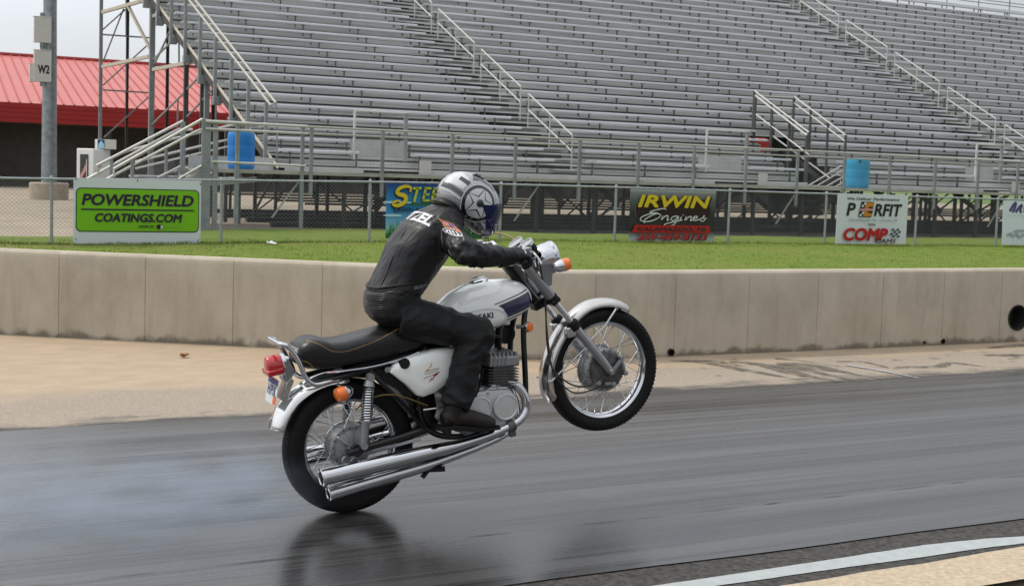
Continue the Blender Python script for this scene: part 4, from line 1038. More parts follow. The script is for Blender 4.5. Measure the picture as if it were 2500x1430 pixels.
b = MB(); b.add([(a2.x+.02, yb-.003, a.z+.02), (lerp(a2.x, c2.x, .36), yb-.003, a.z+.02), (lerp(a2.x, c2.x, .34), yb-.003, lerp(a.z, a2.z, .5)), (lerp(a2.x, c2.x, .2), yb-.003, lerp(a.z, a2.z, .9)), (a2.x+.02, yb-.003, lerp(a.z, a2.z, .5))], [(0, 1, 2, 3, 4)]); b.build('print', paint('ink_ice', (.40, .66, .76)), bxo, off=CO)

# ---------------------------------------------------------------- blue plastic barrels on the deck
MT['barrel'] = mat('blue_polythene', (.016, .19, .55), .42, spec=.4, var=.1, vscale=3); MT['barrel2'] = mat('faded_blue_polythene', (.03, .30, .52), .5, spec=.35, var=.1, vscale=3)
def barrel(cx, cy, w, h, m, label, dent=0):
    r_ = tag(empty('barrel', (cx, cy, DZ)), label, 'barrel', 'blue barrels on the stand deck'); w2 = w/2
    prof = [(0, .01), (w2*.86, .01), (w2*.94, .03), (w2*.985, .09)]
    for z in (.33, .64): prof += [(w2, h*z-.03), (w2*.99, h*z-.012), (w2*.99, h*z+.012), (w2, h*z+.03)]
    prof += [(w2*.99, h-.1), (w2*.95, h-.03), (w2*.9, h), (w2*.87, h), (w2*.86, h-.03), (0, h-.035)]
    b = MB(); b.lathe(prof, (0, 0, 0), (0, 0, 1), 36); b.build('drum', m, r_, ang=50)
    if dent: b = MB(); b.lathe([(0, 0), (.035, 0), (.035, .012), (0, .012)], (-.20, -w2*.88, h-.10), (-.5, -1, 0), 14); b.build('bung', INK, r_)
barrel(5.25, 23.8, .655, .90, MT['barrel'], 'deep blue plastic barrel standing on the deck by the entrance stair')
barrel(24.47, 23.85, .78, .93, MT['barrel2'], 'paler faded blue plastic barrel standing on the deck beside the stair opening', 1)
# ---------------------------------------------------------------- motorcycle, front wheel lifted
TH = R(12.617); AX = Vector((.005, 0, .337))       # pitch of the wheelie, rear axle in the world
bike = tag(empty('motorcycle', (.005, 0, 0), (0, -TH, 0)), 'white vintage road motorcycle with navy tank stripe pulling a wheelie on the strip', 'motorcycle')
BOF = Vector((.337*math.sin(TH), 0, .337*math.cos(TH)))   # bike frame: origin at the rear axle, x forward, y left, z up
def BL(px, py, y):
    q = on_y(px, py, y)-AX; c, s = math.cos(TH), math.sin(TH)
    return Vector((q.x*c+q.z*s, y, -q.x*s+q.z*c))
def bb(b, name, m, parent=None, **k): return b.build(name, m, parent or bike, off=BOF, **k)
MT['pearl'] = mat('white_lacquer', (.85, .87, .83), .2, spec=.55, coat=.9)
MT['chrome'] = mat('chrome', (.58, .59, .61), .07, metal=1)
MT['chrome2'] = mat('worn_chrome', (.62, .62, .62), .22, metal=1, rvar=.06, var=.06, vscale=12)
MT['tyre'] = mat('tyre_rubber', (.006, .006, .0062), .6, spec=.22, bump=.5, bscale=70)
MT['alloy'] = mat('cast_alloy', (.31, .32, .32), .42, metal=.75, var=.15, vscale=25)
MT['alloy_pol'] = mat('polished_alloy', (.40, .41, .42), .28, metal=.85, var=.08, vscale=12)
MT['alloy_dark'] = mat('grimy_alloy', (.10, .10, .098), .5, metal=.5, var=.4, vscale=30)
MT['head'] = mat('grey_head_casting', (.24, .245, .25), .45, metal=.5, var=.12, vscale=25)
MT['frame'] = mat('black_enamel', (.005, .005, .005), .3, spec=.35, coat=.1)
MT['greypaint'] = mat('silver_grey_paint', (.21, .22, .225), .3, metal=.35, coat=.5)
MT['vinyl'] = mat('black_vinyl', (.006, .006, .0062), .36, spec=.42, bump=.12, bscale=160)
MT['gold'] = mat('gold_piping', (.33, .22, .07), .5)
MT['redlens'] = mat('red_lens', (.42, .006, .012), .12, spec=.6, coat=.6)
MT['amber'] = mat('amber_lens', (.78, .16, .008), .15, spec=.6, coat=.5)
MT['rubberblk'] = mat('black_rubber', (.006, .006, .006), .7, spec=.25)
MT['navy'] = mat('navy_paint', (.012, .016, .05), .22, coat=.7)
MT['cable'] = mat('cable_sheath', (.03, .027, .02), .5); MT['cable2'] = mat('brass_cable', (.17, .12, .045), .45, metal=.3)
ZR = (0, 1, 0)

def wheel(cx, cz, Rt, Wt, Rr, hub, kind):
    c = Vector((cx, 0, cz)); w = Wt/2; wr = w*.62
    rim = MB(); rim.lathe([(Rr-.004, -wr-.004), (Rr, -wr), (Rr-.004, -wr+.006), (Rr-.012, -wr+.012), (Rr-.016, -wr*.5), (Rr-.018, 0), (Rr-.016, wr*.5), (Rr-.012, wr-.012), (Rr-.004, wr-.006), (Rr, wr), (Rr-.004, wr+.004), (Rr-.014, wr-.002), (Rr-.022, wr*.5), (Rr-.025, 0), (Rr-.022, -wr*.5), (Rr-.014, -wr+.002)], c, ZR, 72, closed=True)
    wh = bb(rim, 'wheel', MT['chrome'], ang=40)
    t = MB(); d = Rt-Rr
    half = [(Rr-.004, wr+.003), (Rr+.004, wr+.007), (Rr+d*.25, w*.93), (Rr+d*.5, w), (Rr+d*.72, w*.94), (Rr+d*.86, w*.76), (Rr+d*.95, w*.5), (Rt, w*.2)]
    prof = [(r, -y) for r, y in half]+[(r, y) for r, y in reversed(half)]
    t.lathe(prof, c, ZR, 96, closed=True)
    ty = bb(t, 'tyre', MT['tyre'], wh, ang=60)
    tr = MB()             # tread ribs and sidewall bars
    for k in range(96):
        a = 2*math.pi*k/96; q = c+Vector((math.cos(a), 0, math.sin(a)))*(Rt-.0045)
        tg = Vector((-math.sin(a), 0, math.cos(a)))
        for sgn in (-1, 1):
            p1 = q+Vector((0, sgn*w*.22, 0)); p2 = c+Vector((math.cos(a+.03), 0, math.sin(a+.03)))*(Rr+d*.87)+Vector((0, sgn*w*.80, 0))
            tr.bar(p1, p2, .010, .0028, up=(math.cos(a), 0, math.sin(a)))
    bb(tr, 'tread', MT['tyre'], ty, smooth=False)
    b = MB(); r = hub
    b.lathe([(0, -.058), (r*.25, -.058), (r*.72, -.05), (r*.95, -.048), (r, -.042), (r, -.030), (r*.93, -.026), (r*.93, .02), (r, .024), (r, .036), (r*.8, .045), (0, .05)], c, ZR, 48); hb = bb(b, 'hub', MT['alloy'], wh)
    b = MB(); b.lathe([(r*1.0, .030), (r*1.13, .030), (r*1.13, .037), (r*1.0, .037)], c, ZR, 48, closed=True); bb(b, 'hub_flange', MT['chrome2'], hb)
    b = MB()             # brake plate and its ribs
    b.lathe([(0, -.082), (.022, -.082), (.03, -.070), (r*.5, -.068), (r*.84, -.060), (r*.86, -.050), (r*.80, -.046)], c, ZR, 48)
    for k in range(9):
        a = .6+k*.6; b.bar(c+Vector((math.cos(a)*.03, -.070, math.sin(a)*.03)), c+Vector((math.cos(a)*r*.82, -.061, math.sin(a)*r*.82)), .006, .008, up=ZR)
    bb(b, 'brake_plate', MT['alloy_dark'] if kind == 'front' else MT['alloy'], hb)
    b = MB(); b.lathe([(0, -.125), (.012, -.125), (.015, -.12), (.015, -.082), (.010, -.08), (.010, .10), (.015, .105), (.015, .125), (0, .125)], c, ZR, 12); bb(b, 'axle', MT['chrome2'], wh)
    b = MB()
    for k in range(18):
        a = 2*math.pi*k/18+.1; p = c+Vector((math.cos(a)*r*.93, -.046, math.sin(a)*r*.93)); b.lathe([(0, -.006), (.005, -.006), (.005, 0), (0, 0)], p, ZR, 6)
    bb(b, 'spoke_head', MT['alloy_dark'], hb)['kind'] = 'stuff'
    for k in range(36):   # laced spokes
        side = -1 if k % 2 else 1; a = 2*math.pi*k/36; ofs = .52 if (k//2) % 2 else -.52
        p1 = c+Vector((math.cos(a+ofs)*r*.97, side*.036, math.sin(a+ofs)*r*.97)); p2 = c+Vector((math.cos(a)*(Rr-.023), side*.006, math.sin(a)*(Rr-.023)))
        b = MB(); b.tube([p1, p2], .0021, 5); b.tube([p2+(p1-p2).normalized()*.022, p2], .0036, 5); bb(b, 'spoke', MT['chrome2'], wh)
    return wh
RW = wheel(0, 0, .337, .112, .243, .104, 'rear'); FWx = 1.478
FW = wheel(FWx, 0, .342, .098, .268, .118, 'front')

# forks, clamps, headlamp
fd = Vector((1.483-1.089, 0, .002-.675)).normalized()          # down the fork
fork0 = Vector((1.483, 0, .002))
def fk(t, y): return Vector((1.483, y, .002))-fd*t            # t metres up from the axle
for y in (-.088, .088):
    b = MB(); b.tube([fk(.30, y), fk(.60, y)], .0175, 14); st_ = bb(b, 'fork_leg', MT['chrome'])
    b = MB(); b.tube([fk(-.02, y), fk(.0, y), fk(.03, y), fk(.05, y), fk(.33, y)], [.016, .022, .0225, .0255, .0255], 16); bb(b, 'fork_slider', MT['alloy_pol'], st_)
    b = MB(); b.tube([fk(.325, y), fk(.33, y), fk(.365, y), fk(.375, y)], [.030, .034, .034, .026], 16); bb(b, 'dust_seal', MT['rubberblk'], st_)
    b = MB(); b.tube([fk(.545, y), fk(.555, y), fk(.78, y)], [.028, .0295, .022], 18); bb(b, 'fork_cover', MT['greypaint'], st_)
    b = MB(); b.tube([fk(.535, y), fk(.56, y)], [.032, .033], 16); bb(b, 'cover_ring', MT['rubberblk'], st_)
b = MB(); b.bar(fk(.53, -.12), fk(.53, .12), .055, .03, up=fd); b.bar(fk(.53, 0)-Vector((.09, 0, .02)), fk(.53, 0), .07, .05); bb(b, 'lower_clamp', MT['frame'], bevel=.006)
tc_ = fk(.80, 0)
b = MB(); b.bar(tc_+Vector((0, -.12, 0)), tc_+Vector((0, .12, 0)), .06, .022, up=fd); b.bar(tc_+Vector((-.07, -.035, .005)), tc_, .07, .02)
for y in (-.088, .088): b.tube([tc_+Vector((0, y, 0))-fd*(-.02), tc_+Vector((0, y, 0))-fd*.03], .026, 14)
for y in (-.05, .05): b.tube([tc_+Vector((-.05, y, .01)), tc_+Vector((-.05, y, .01))-fd*.05], .016, 10)
bb(b, 'top_clamp', MT['alloy_pol'], bevel=.004)
b = MB(); b.tube([tc_+Vector((-.065, 0, 0)), tc_+Vector((-.065, 0, 0))+fd*.27], .026, 14); bb(b, 'steering_head', MT['frame'])
hl = Vector((1.258, 0, .675)); ha = Vector((1, 0, -.09)).normalized()
b = MB(); b.lathe([(0, -.088), (.022, -.086), (.042, -.078), (.058, -.066), (.070, -.048), (.078, -.026), (.082, -.002), (.083, .012), (.087, .016), (.088, .030), (.083, .037), (.079, .036)], hl, ha, 40); h_ = bb(b, 'headlamp', MT['chrome'])
b = MB(); b.lathe([(.081, .036), (.055, .052), (.03, .058), (0, .060)], hl, ha, 32); bb(b, 'lens', mat('lamp_glass', (.7, .72, .74), .08, spec=.7), h_)
for y in (-.094, .094):      # painted ears holding the lamp
    s_ = 1 if y > 0 else -1
    b = MB(); P_ = [(1.150, .655), (1.180, .685), (1.245, .69), (1.268, .668), (1.248, .635), (1.225, .595), (1.215, .548), (1.19, .54), (1.165, .60)]
    b.prism(P_, 'y', y-.006*s_, y+.006*s_); bb(b, 'lamp_ear', MT['greypaint'], bevel=.003)
# gauges
ga = Vector((-.50, 0, .87)).normalized()
for y in (-.058, .058):
    g = Vector((1.122, y, .782)) if y < 0 else Vector((1.122, y, .782))
    b = MB(); b.lathe([(0, -.075), (.03, -.072), (.038, -.05), (.040, -.01), (.040, 0)], g, ga, 28); gg = bb(b, 'gauge', MT['rubberblk'])
    b = MB(); b.lathe([(.036, -.012), (.042, -.012), (.0435, 0), (.042, .008), (.037, .008)], g, ga, 32, closed=True); bb(b, 'bezel', MT['chrome'], gg)
    b = MB(); b.lathe([(.038, .002), (0, .004)], g, ga, 28); bb(b, 'dial', mat('dial_glass', (.42, .43, .43), .12, spec=.6), gg)
# handlebar and controls
for s_ in (-1, 1):
    b = MB(); b.tube(smoothpath([tc_+Vector((-.05, 0, .045)), tc_+Vector((-.05, s_*.08, .05)), tc_+Vector((-.04, s_*.16, .10)), Vector((1.035, s_*.22, .785)), Vector((.995, s_*.28, .785)), Vector((.955, s_*.345, .768)), Vector((.925, s_*.43, .752))], 6), .0115, 12); hbar = bb(b, 'handlebar', MT['chrome'])
    b = MB(); b.tube([(.965, s_*.325, .772), (.924, s_*.43, .752), (.918, s_*.445, .749)], [.0165, .0165, .019], 14); bb(b, 'grip', MT['rubberblk'], hbar)
    b = MB(); b.box(.99, 1.03, min(s_*.26, s_*.31), max(s_*.26, s_*.31), .765, .805); b.tube([(1.0, s_*.30, .79), (1.035, s_*.31, .775), (1.03, s_*.36, .755), (1.0, s_*.45, .735)], [.008, .0075, .006, .007], 8); bb(b, 'lever', MT['alloy_pol'], hbar, bevel=.004)
# cables
b = MB(); b.tube(smoothpath([Vector((1.02, .30, .79)), BL(1195, 570, .30), BL(1240, 575, .2), BL(1262, 600, .1), BL(1290, 690, .03)], 8), .0045, 6); bb(b, 'cable', MT['cable2'])
b = MB(); b.tube(smoothpath([BL(1318, 640, -.12), BL(1325, 690, -.1), BL(1332, 740, -.085), BL(1335, 830, -.085), BL(1345, 890, -.09), BL(1365, 918, -.10), BL(1400, 940, -.11), BL(1435, 942, -.115), BL(1462, 928, -.115)], 8), .0048, 7); bb(b, 'cable', MT['cable'])
b = MB(); b.tube(smoothpath([BL(1330, 735, -.07), BL(1338, 830, -.075), BL(1350, 905, -.08), BL(1385, 950, -.1), BL(1420, 958, -.11), BL(1478, 940, -.115)], 8), .0042, 7); bb(b, 'cable', MT['cable'])
b = MB(); b.tube(smoothpath([Vector((1.0, -.30, .78)), Vector((1.09, -.2, .76)), Vector((1.15, -.1, .70)), Vector((1.15, -.07, .6))], 6), .0045, 6); bb(b, 'cable', MT['cable'])
# brake arms on the front plate
b = MB(); b.bar(Vector((1.475, -.085, -.02)), Vector((1.565, -.085, .045)), .02, .014, up=ZR); b.bar(Vector((1.565, -.085, .05)), Vector((1.575, -.085, -.035)), .014, .012, up=ZR)
for p in ((1.565, .055), (1.575, -.035), (1.40, -.045), (1.49, -.075)): b.lathe([(0, -.10), (.012, -.10), (.014, -.09), (.014, -.06), (0, -.06)], (p[0], 0, p[1]), ZR, 10)
b.bar(Vector((1.44, -.085, -.06)), Vector((1.50, -.085, -.075)), .016, .012, up=ZR); bb(b, 'brake_arm', MT['alloy'], FW, bevel=.002)
# front mudguard with stays
def guard(pts, w, drop, name, m, steps=5, parent=None, th=.003):
    P_ = smoothpath([(p[0], 0, p[1]) for p in pts], 6); rings = []; c = Vector((0, 0, 0)); b = MB()
    ring_o = []; ring_i = []
    for i, p in enumerate(P_):
        d = (P_[min(i+1, len(P_)-1)]-P_[max(i-1, 0)]).normalized(); n = Vector((-d.z, 0, d.x))
        if n.dot(p-Vector((pts[0][2] if len(pts[0]) > 2 else 0, 0, 0))) < 0: n = -n
        row = []; rowi = []
        e = min(1, .35+min(i, len(P_)-1-i)/3)
        for k in range(2*steps+1):
            u = k/steps-1; yy = w*math.sin(u*math.pi/2)*(.6+.4*e); z = -drop*(1-math.cos(u*math.pi/2))
            row.append(p+n*z+Vector((0, yy, 0))); rowi.append(p+n*(z-th)+Vector((0, yy*.97, 0)))
        ring_o.append(row); ring_i.append(rowi)
    m_ = 2*steps+1
    rings = [o+list(reversed(i_)) for o, i_ in zip(ring_o, ring_i)]
    b.loft(rings); return bb(b, name, m, parent, ang=50)
fp = [(1.705, .305), (1.66, .343), (1.59, .376), (1.50, .393), (1.42, .386), (1.335, .350), (1.255, .290), (1.19, .222), (1.14, .145), (1.108, .06), (1.10, -.03), (1.115, -.09)]
MT['guard'] = mat('brushed_guard', (.56, .54, .52), .2, metal=1, rvar=.05, var=.04, vscale=6)
fg = guard([(x, z, FWx) for x, z in fp], .064, .042, 'front_mudguard', MT['guard'])
for y in (-.068, .068):
    b = MB(); b.tube([Vector((1.595, y, .325)), Vector((1.50, y*1.15, .25)), Vector((1.365, y*1.35, .185))], .0055, 8); b.tube([Vector((1.365, y*1.3, .17)), Vector((1.21, y*1.2, .085)), Vector((1.135, y, .035)), Vector((1.115, y*.9, .04))], .0055, 8)
    b.lathe([(0, -.006), (.010, -.006), (.010, .006), (0, .006)], (1.595, y, .325), ZR, 10); bb(b, 'stay', MT['chrome2'], fg)
b = MB(); b.bar((1.285, -.10, .275), (1.285, .10, .275), .05, .016); b.box(1.255, 1.31, -.105, -.06, .245, .30); b.box(1.255, 1.31, .06, .105, .245, .30); bb(b, 'guard_bracket', MT['chrome2'], fg, bevel=.006)

# turn signals
def signal(c, d, stalk, r=.034):
    d = Vector(d).normalized(); b = MB(); b.lathe([(0, -.048), (.014, -.046), (.028, -.03), (r, -.006), (r, .0)], c, d, 24); s_ = bb(b, 'turn_signal', MT['chrome'])
    b = MB(); b.lathe([(r-.001, .0), (r, .004), (r*.98, .028), (r*.86, .042), (r*.5, .048), (0, .049)], c, d, 24); bb(b, 'amber_lens', MT['amber'], s_)
    b = MB(); b.tube([Vector(c)-d*.02, Vector(stalk)], .010, 10); bb(b, 'stalk', MT['chrome2'], s_)
signal((1.235, -.205, .655), (1, 0, .03), (1.235, -.10, .655)); signal((1.235, .205, .655), (1, 0, .03), (1.235, .10, .655))
signal((-.025, -.19, .315), (-1, -.25, -.05), (-.02, -.09, .335), .036); signal((-.025, .19, .315), (-1, .25, -.05), (-.02, .09, .335), .036)
b = MB()
for k in range(5): b.lathe([(.011, 0), (.019, .003), (.019, .007), (.011, .010)], Vector((-.035, -.185, .262+.011*k)), (0, 0, 1), 14)
bb(b, 'signal_boot', MT['chrome2'])

# tank
def tanksec(x):
    zt = float(np.interp(x, (.52, .592, .681, .76, .84, .921, 1.0, 1.06, 1.095, 1.105), (.535, .576, .622, .643, .645, .637, .622, .596, .56, .525)))
    zb = float(np.interp(x, (.52, .60, .70, .80, .90, 1.0, 1.06, 1.095, 1.105), (.40, .385, .382, .388, .395, .42, .44, .47, .49)))
    w = float(np.interp(x, (.52, .60, .70, .80, .90, 1.0, 1.06, 1.095, 1.105), (.085, .112, .132, .14, .143, .135, .115, .08, .05)))
    return zt, zb, w
b = MB(); rings = []
for x in list(np.linspace(.52, 1.04, 22))+[1.06, 1.075, 1.088, 1.097, 1.103, 1.105]:
    zt, zb, w = tanksec(x); zc = zb+(zt-zb)*.40; ring = []
    for k in range(40):
        a = 2*math.pi*k/40; ca, sa = math.cos(a), math.sin(a)
        e = .72 if sa > 0 else .55
        yy = w*math.copysign(abs(ca)**.75, ca); zz = zc+((zt-zc) if sa > 0 else (zc-zb))*math.copysign(abs(sa)**(.9 if sa > 0 else .6), sa)
        ring.append((x, yy, zz))
    rings.append(ring)
b.loft(rings); tank_bvh = BVHTree.FromPolygons([Vector(v) for v in b.v], b.f)
tank = bb(b, 'fuel_tank', MT['pearl'], ang=70)
def on_tank(mb, name, m, off=.0018, cuts=.012, parent=None): return bb(decal(mb, tank_bvh, (0, 1, 0), .5, off, cuts), name, m, parent or tank, fix=False, ang=80)
def lineq(a, c, w):      # thin band between two XZ points
    a = Vector((a[0], 0, a[1])); c = Vector((c[0], 0, c[1])); d = (c-a).normalized(); n = Vector((-d.z, 0, d.x))*w/2
    return flat([((a+n).x, (a+n).z), ((c+n).x, (c+n).z), ((c-n).x, (c-n).z), ((a-n).x, (a-n).z)])
on_tank(flat([(.872, .522), (1.075, .546), (1.083, .470), (.906, .448), (.905, .475), (.895, .50)]), 'navy_stripe', MT['navy'])
on_tank(lineq((.853, .532), (1.073, .558), .005), 'pinstripe', MT['navy']); on_tank(lineq((.898, .436), (1.080, .458), .005), 'pinstripe', MT['navy'])
ov = ellipse2(.765, .462, .145, .066, 44, -.05); ovi = ellipse2(.765, .462, .137, .059, 44, -.05)
on_tank(ringflat(ov, ovi), 'oval_relief_shading', mat('badge_shade', (.60, .64, .61), .25, coat=.6), .0045)  # grey ring: shading of the raised oval put into the colour
tl = text('KAWASAKI', .030, .835, .468, 0, align='RIGHT', shear=.08, bold=.03, width=.205)
tl.v = [(v[0], 0, v[2]-(v[0]-.835)*.09) for v in tl.v]; on_tank(tl, 'lettering', MT['navy'], .003)
capc = Vector((.845, -.0, .642)); b = MB(); b.lathe([(0, .016), (.03, .015), (.045, .010), (.050, .004), (.050, -.004), (.042, -.012)], capc, (-.07, -.22, 1), 30); cp = bb(b, 'filler_cap', MT['chrome'])
b = MB(); b.box(.80, .885, -.012, .012, .652, .662); bb(b, 'cap_latch', MT['chrome2'], cp, bevel=.004)
# seat
def seatsec(x):
    zt = float(np.interp(x, (-.19, -.17, -.13, -.09, -.05, -.015, .05, .12, .24, .36, .48, .58), (.525, .566, .586, .588, .576, .552, .541, .540, .540, .545, .556, .572)))
    zb = float(np.interp(x, (-.19, -.15, -.08, 0, .14, .36, .48, .58), (.475, .445, .425, .412, .396, .388, .393, .40)))
    w = float(np.interp(x, (-.19, -.17, -.12, 0, .2, .4, .5, .58), (.085, .108, .124, .132, .134, .122, .10, .08)))
    return zt, zb, w
b = MB(); rings = []
for x in [-.192, -.187, -.178, -.165]+list(np.linspace(-.145, .57, 34))+[.58]:
    zt, zb, w = seatsec(x); ring = []; zc = (zt+zb)/2
    f_ = float(np.interp(x, (-.192, -.187, -.178, -.165), (.55, .8, .93, 1)))
    for k in range(36):
        a = 2*math.pi*k/36; ca, sa = math.cos(a), math.sin(a)
        ring.append((x, w*f_*math.copysign(abs(ca)**.5, ca), zc+(zt-zb)/2*f_*math.copysign(abs(sa)**.55, sa)))
    rings.append(ring)
b.loft(rings); seat_bvh = BVHTree.FromPolygons([Vector(v) for v in b.v], b.f); seat = bb(b, 'seat', MT['vinyl'], ang=70)
def on_seat_(mb, name, m, d, off=.002): return bb(decal(mb, seat_bvh, d, .6, off, .015), name, m, seat, fix=False, ang=80)
pip = stroke([(-.165, .580), (-.12, .580), (-.075, .555), (-.03, .515), (.03, .497), (.10, .497), (.2, .507), (.32, .528), (.45, .55)], .0022, n=6); on_seat_(pip, 'piping', MT['gold'], (0, 1, 0))
pip = stroke([(-.188, .50), (-.165, .497), (-.14, .475), (-.12, .44)], .003, n=6); on_seat_(pip, 'piping', MT['gold'], (0, 1, 0))
tl = text('KAWASAKI', .022, 0, 0, 0, bold=.02, width=.15); m2 = MB(); m2.add([(-.5, -v[0], .535+v[2]) for v in tl.v], tl.f); on_seat_(m2, 'lettering', WHITE, (1, 0, 0))
b = MB(); b.tube(smoothpath([(-.075, -.131, .420), (.0, -.137, .407), (.14, -.138, .390), (.25, -.135, .385), (.36, -.128, .388), (.47, -.108, .398)], 6), .0055, 8); b.tube(smoothpath([(-.075, .131, .420), (.14, .138, .390), (.36, .128, .388), (.47, .108, .398)], 6), .0055, 8); bb(b, 'seat_trim', MT['chrome'], seat)
# grab rail, tail lamp, plate, rear mudguard
b = MB(); pr = [(-.005, .372), (-.10, .368), (-.145, .378), (-.175, .42), (-.195, .51), (-.225, .578), (-.247, .598)]
b.tube(smoothpath([(x, -.115, z) for x, z in pr]+[(-.262, -.085, .605), (-.262, .085, .605)]+[(x, .115, z) for x, z in reversed(pr)], 5), .0125, 12); bb(b, 'grab_rail', MT['chrome'])
MT['chromeguard'] = MT['chrome']
rp = [(-.372, .195), (-.352, .235), (-.318, .282), (-.268, .327), (-.205, .360), (-.13, .383), (-.04, .390), (.06, .372)]
rg = guard([(x, z, 0) for x, z in rp], .078, .05, 'rear_mudguard', mat('pale_chrome', (.80, .79, .76), .14, metal=.9))
b = MB(); pts = [(-.352, .245), (-.372, .225), (-.378, .20), (-.365, .19), (-.345, .205)]; b.prism(pts, 'y', -.006, .006); bb(b, 'guard_tip', MT['chrome2'], rg)
b = MB(); b.prism([(-.235, .40), (-.195, .45), (-.21, .52), (-.24, .53), (-.265, .46), (-.262, .40)], 'y', -.05, .05); bb(b, 'lamp_bracket', MT['chrome'], bevel=.012)
b = MB(); b.lathe([(.052, 0), (.054, .012), (.049, .016), (0, .016)], (-.238, 0, .487), (-1, 0, .08), 28); tb = bb(b, 'tail_lamp', MT['chrome'])
b = MB(); b.lathe([(.049, .012), (.051, .03), (.050, .078), (.044, .088), (.02, .092), (0, .092)], (-.238, 0, .487), (-1, 0, .08), 28); b.box(-.335, -.255, -.062, .062, .452, .480); bb(b, 'red_lens', MT['redlens'], tb, bevel=.006)
pn_ = Vector((-.80, 0, .30)).normalized(); pu = Vector((.30, 0, .80)).normalized()       # plate normal and up
pc_ = Vector((-.318, 0, .372)); pvx = Vector((0, -1, 0))
def plate(pts, o): return MB().add([pc_+pvx*u+pu*v+pn_*o for u, v in pts], [tuple(range(len(pts)))])
b = MB(); F_ = [pc_+pvx*u+pu*v+pn_*o for o in (.0, .003) for u, v in ((-.09, -.062), (.09, -.062), (.09, .062), (-.09, .062))]
b.add(F_, [(0, 1, 2, 3), (4, 5, 6, 7), (0, 1, 5, 4), (1, 2, 6, 5), (2, 3, 7, 6), (3, 0, 4, 7)]); lp = bb(b, 'number_plate', WHITE)
bb(plate([(-.085, .033), (.085, .033), (.085, .058), (-.085, .058)], .0045), 'plate_band', paint('plate_blue', (.03, .05, .18)), lp, fix=False)
bb(plate([(.04, -.058), (.085, -.058), (.085, -.015), (.04, -.015)], .0045), 'plate_sticker', paint('plate_orange', (.7, .12, .02)), lp, fix=False)
bb(plate([(-.09, .058), (.09, .058), (.09, .062), (-.09, .062)], .0045), 'plate_edge', RED, lp, fix=False)
tl = text('H1P1K', .052, 0, -.022, 0, bold=.02, width=.145); m2 = MB(); m2.add([pc_+pvx*v[0]+pu*v[2]+pn_*.0048 for v in tl.v], tl.f); bb(m2, 'lettering', paint('plate_ink', (.03, .04, .12)), lp, smooth=False, fix=False)
b = MB(); b.prism([(-.27, .30), (-.235, .37), (-.215, .40), (-.235, .43), (-.30, .33)], 'y', -.045, .045); bb(b, 'plate_bracket', MT['chrome2'], bevel=.004)

# frame, swing arm, shocks
fr = MB()
for s_ in (-1, 1):
    fr.tube(smoothpath([(1.09, s_*.03, .50), (1.02, s_*.07, .34), (.965, s_*.10, .06), (.93, s_*.11, -.06), (.86, s_*.12, -.10), (.60, s_*.12, -.10), (.42, s_*.12, -.04), (.36, s_*.12, .08), (.40, s_*.11, .30), (.46, s_*.09, .40)], 6), .0155, 10)
    fr.tube(smoothpath([(1.08, s_*.02, .56), (.92, s_*.05, .43), (.70, s_*.07, .40), (.45, s_*.09, .39), (.2, s_*.11, .375), (-.02, s_*.115, .375), (-.12, s_*.10, .38)], 6), .0145, 10)
    fr.tube(smoothpath([(.36, s_*.115, .02), (.25, s_*.12, .2), (.14, s_*.12, .37)], 5), .012, 8)
fr.tube(smoothpath([(1.07, 0, .50), (.93, 0, .40), (.885, 0, .25)], 5), .02, 10)
bb(fr, 'frame', MT['frame'])
for s_ in (-1, 1):
    b = MB(); b.tube([(.42, s_*.10, -.005), (.25, s_*.125, -.002), (.0, s_*.125, 0), (-.05, s_*.125, 0)], [.022, .022, .019, .017], 10); b.lathe([(0, -.012), (.03, -.012), (.03, .012), (0, .012)], (0, s_*.125, 0), ZR, 16); bb(b, 'swing_arm', MT['frame'])
    top = Vector((.128, s_*.150, .345)); bot = Vector((.030, s_*.150, .022)); dd = (bot-top)
    b = MB(); b.tube([top+dd*.12, top+dd*.66], .0155, 12); sh = bb(b, 'shock_absorber', MT['frame'])
    b = MB(); P_ = []; nt_ = 13
    ax = dd.normalized(); e1 = ZR; e1 = Vector(e1); e2 = ax.cross(e1)
    for k in range(nt_*14+1):
        a = 2*math.pi*k/14; P_.append(top+dd*(.14+.50*k/(nt_*14))+e1*math.cos(a)*.0275+e2*math.sin(a)*.0275)
    b.tube(P_, .0046, 6); bb(b, 'spring', MT['chrome'], sh)
    b = MB(); b.tube([top+dd*.62, top+dd*.655, top+dd*.66, top+dd*.96], [.032, .032, .022, .019], 14); b.lathe([(0, -.02), (.018, -.02), (.018, .02), (0, .02)], bot, ZR, 14); bb(b, 'damper_body', MT['alloy'], sh); b = MB(); b.lathe([(0, -.022), (.018, -.022), (.021, -.01), (.018, .02), (0, .02)], top, ZR, 14); b.tube([top, top+dd*.13], [.016, .03], 12); bb(b, 'top_mount', MT['alloy'], sh)
b = MB(); b.prism([(-.10, .055), (.05, .085), (.33, .06), (.33, .03), (.05, .055), (-.09, .03)], 'y', .085, .095); bb(b, 'chain_guard', MT['chrome2'])
b = MB(); b.tube([(.0, .075, .085), (.42, .075, .04)], .007, 6); b.tube([(.0, .075, -.085), (.42, .075, -.045)], .007, 6); b.lathe([(.05, -.004), (.088, -.004), (.088, .004), (.05, .004)], (0, .075, 0), ZR, 30, closed=True); bb(b, 'chain', MT['alloy_dark'])
b = MB(); b.bar((-.03, -.09, -.04), (.33, -.13, -.035), .012, .018); b.bar((-.04, -.09, -.055), (.03, -.095, -.02), .03, .012); b.lathe([(0, -.105), (.022, -.105), (.022, -.085), (0, -.085)], (-.055, 0, -.04), ZR, 12); b.bar((.0, -.10, .0), (-.075, -.10, .085), .014, .02, up=ZR); bb(b, 'torque_arm', MT['alloy_pol'], bevel=.003)
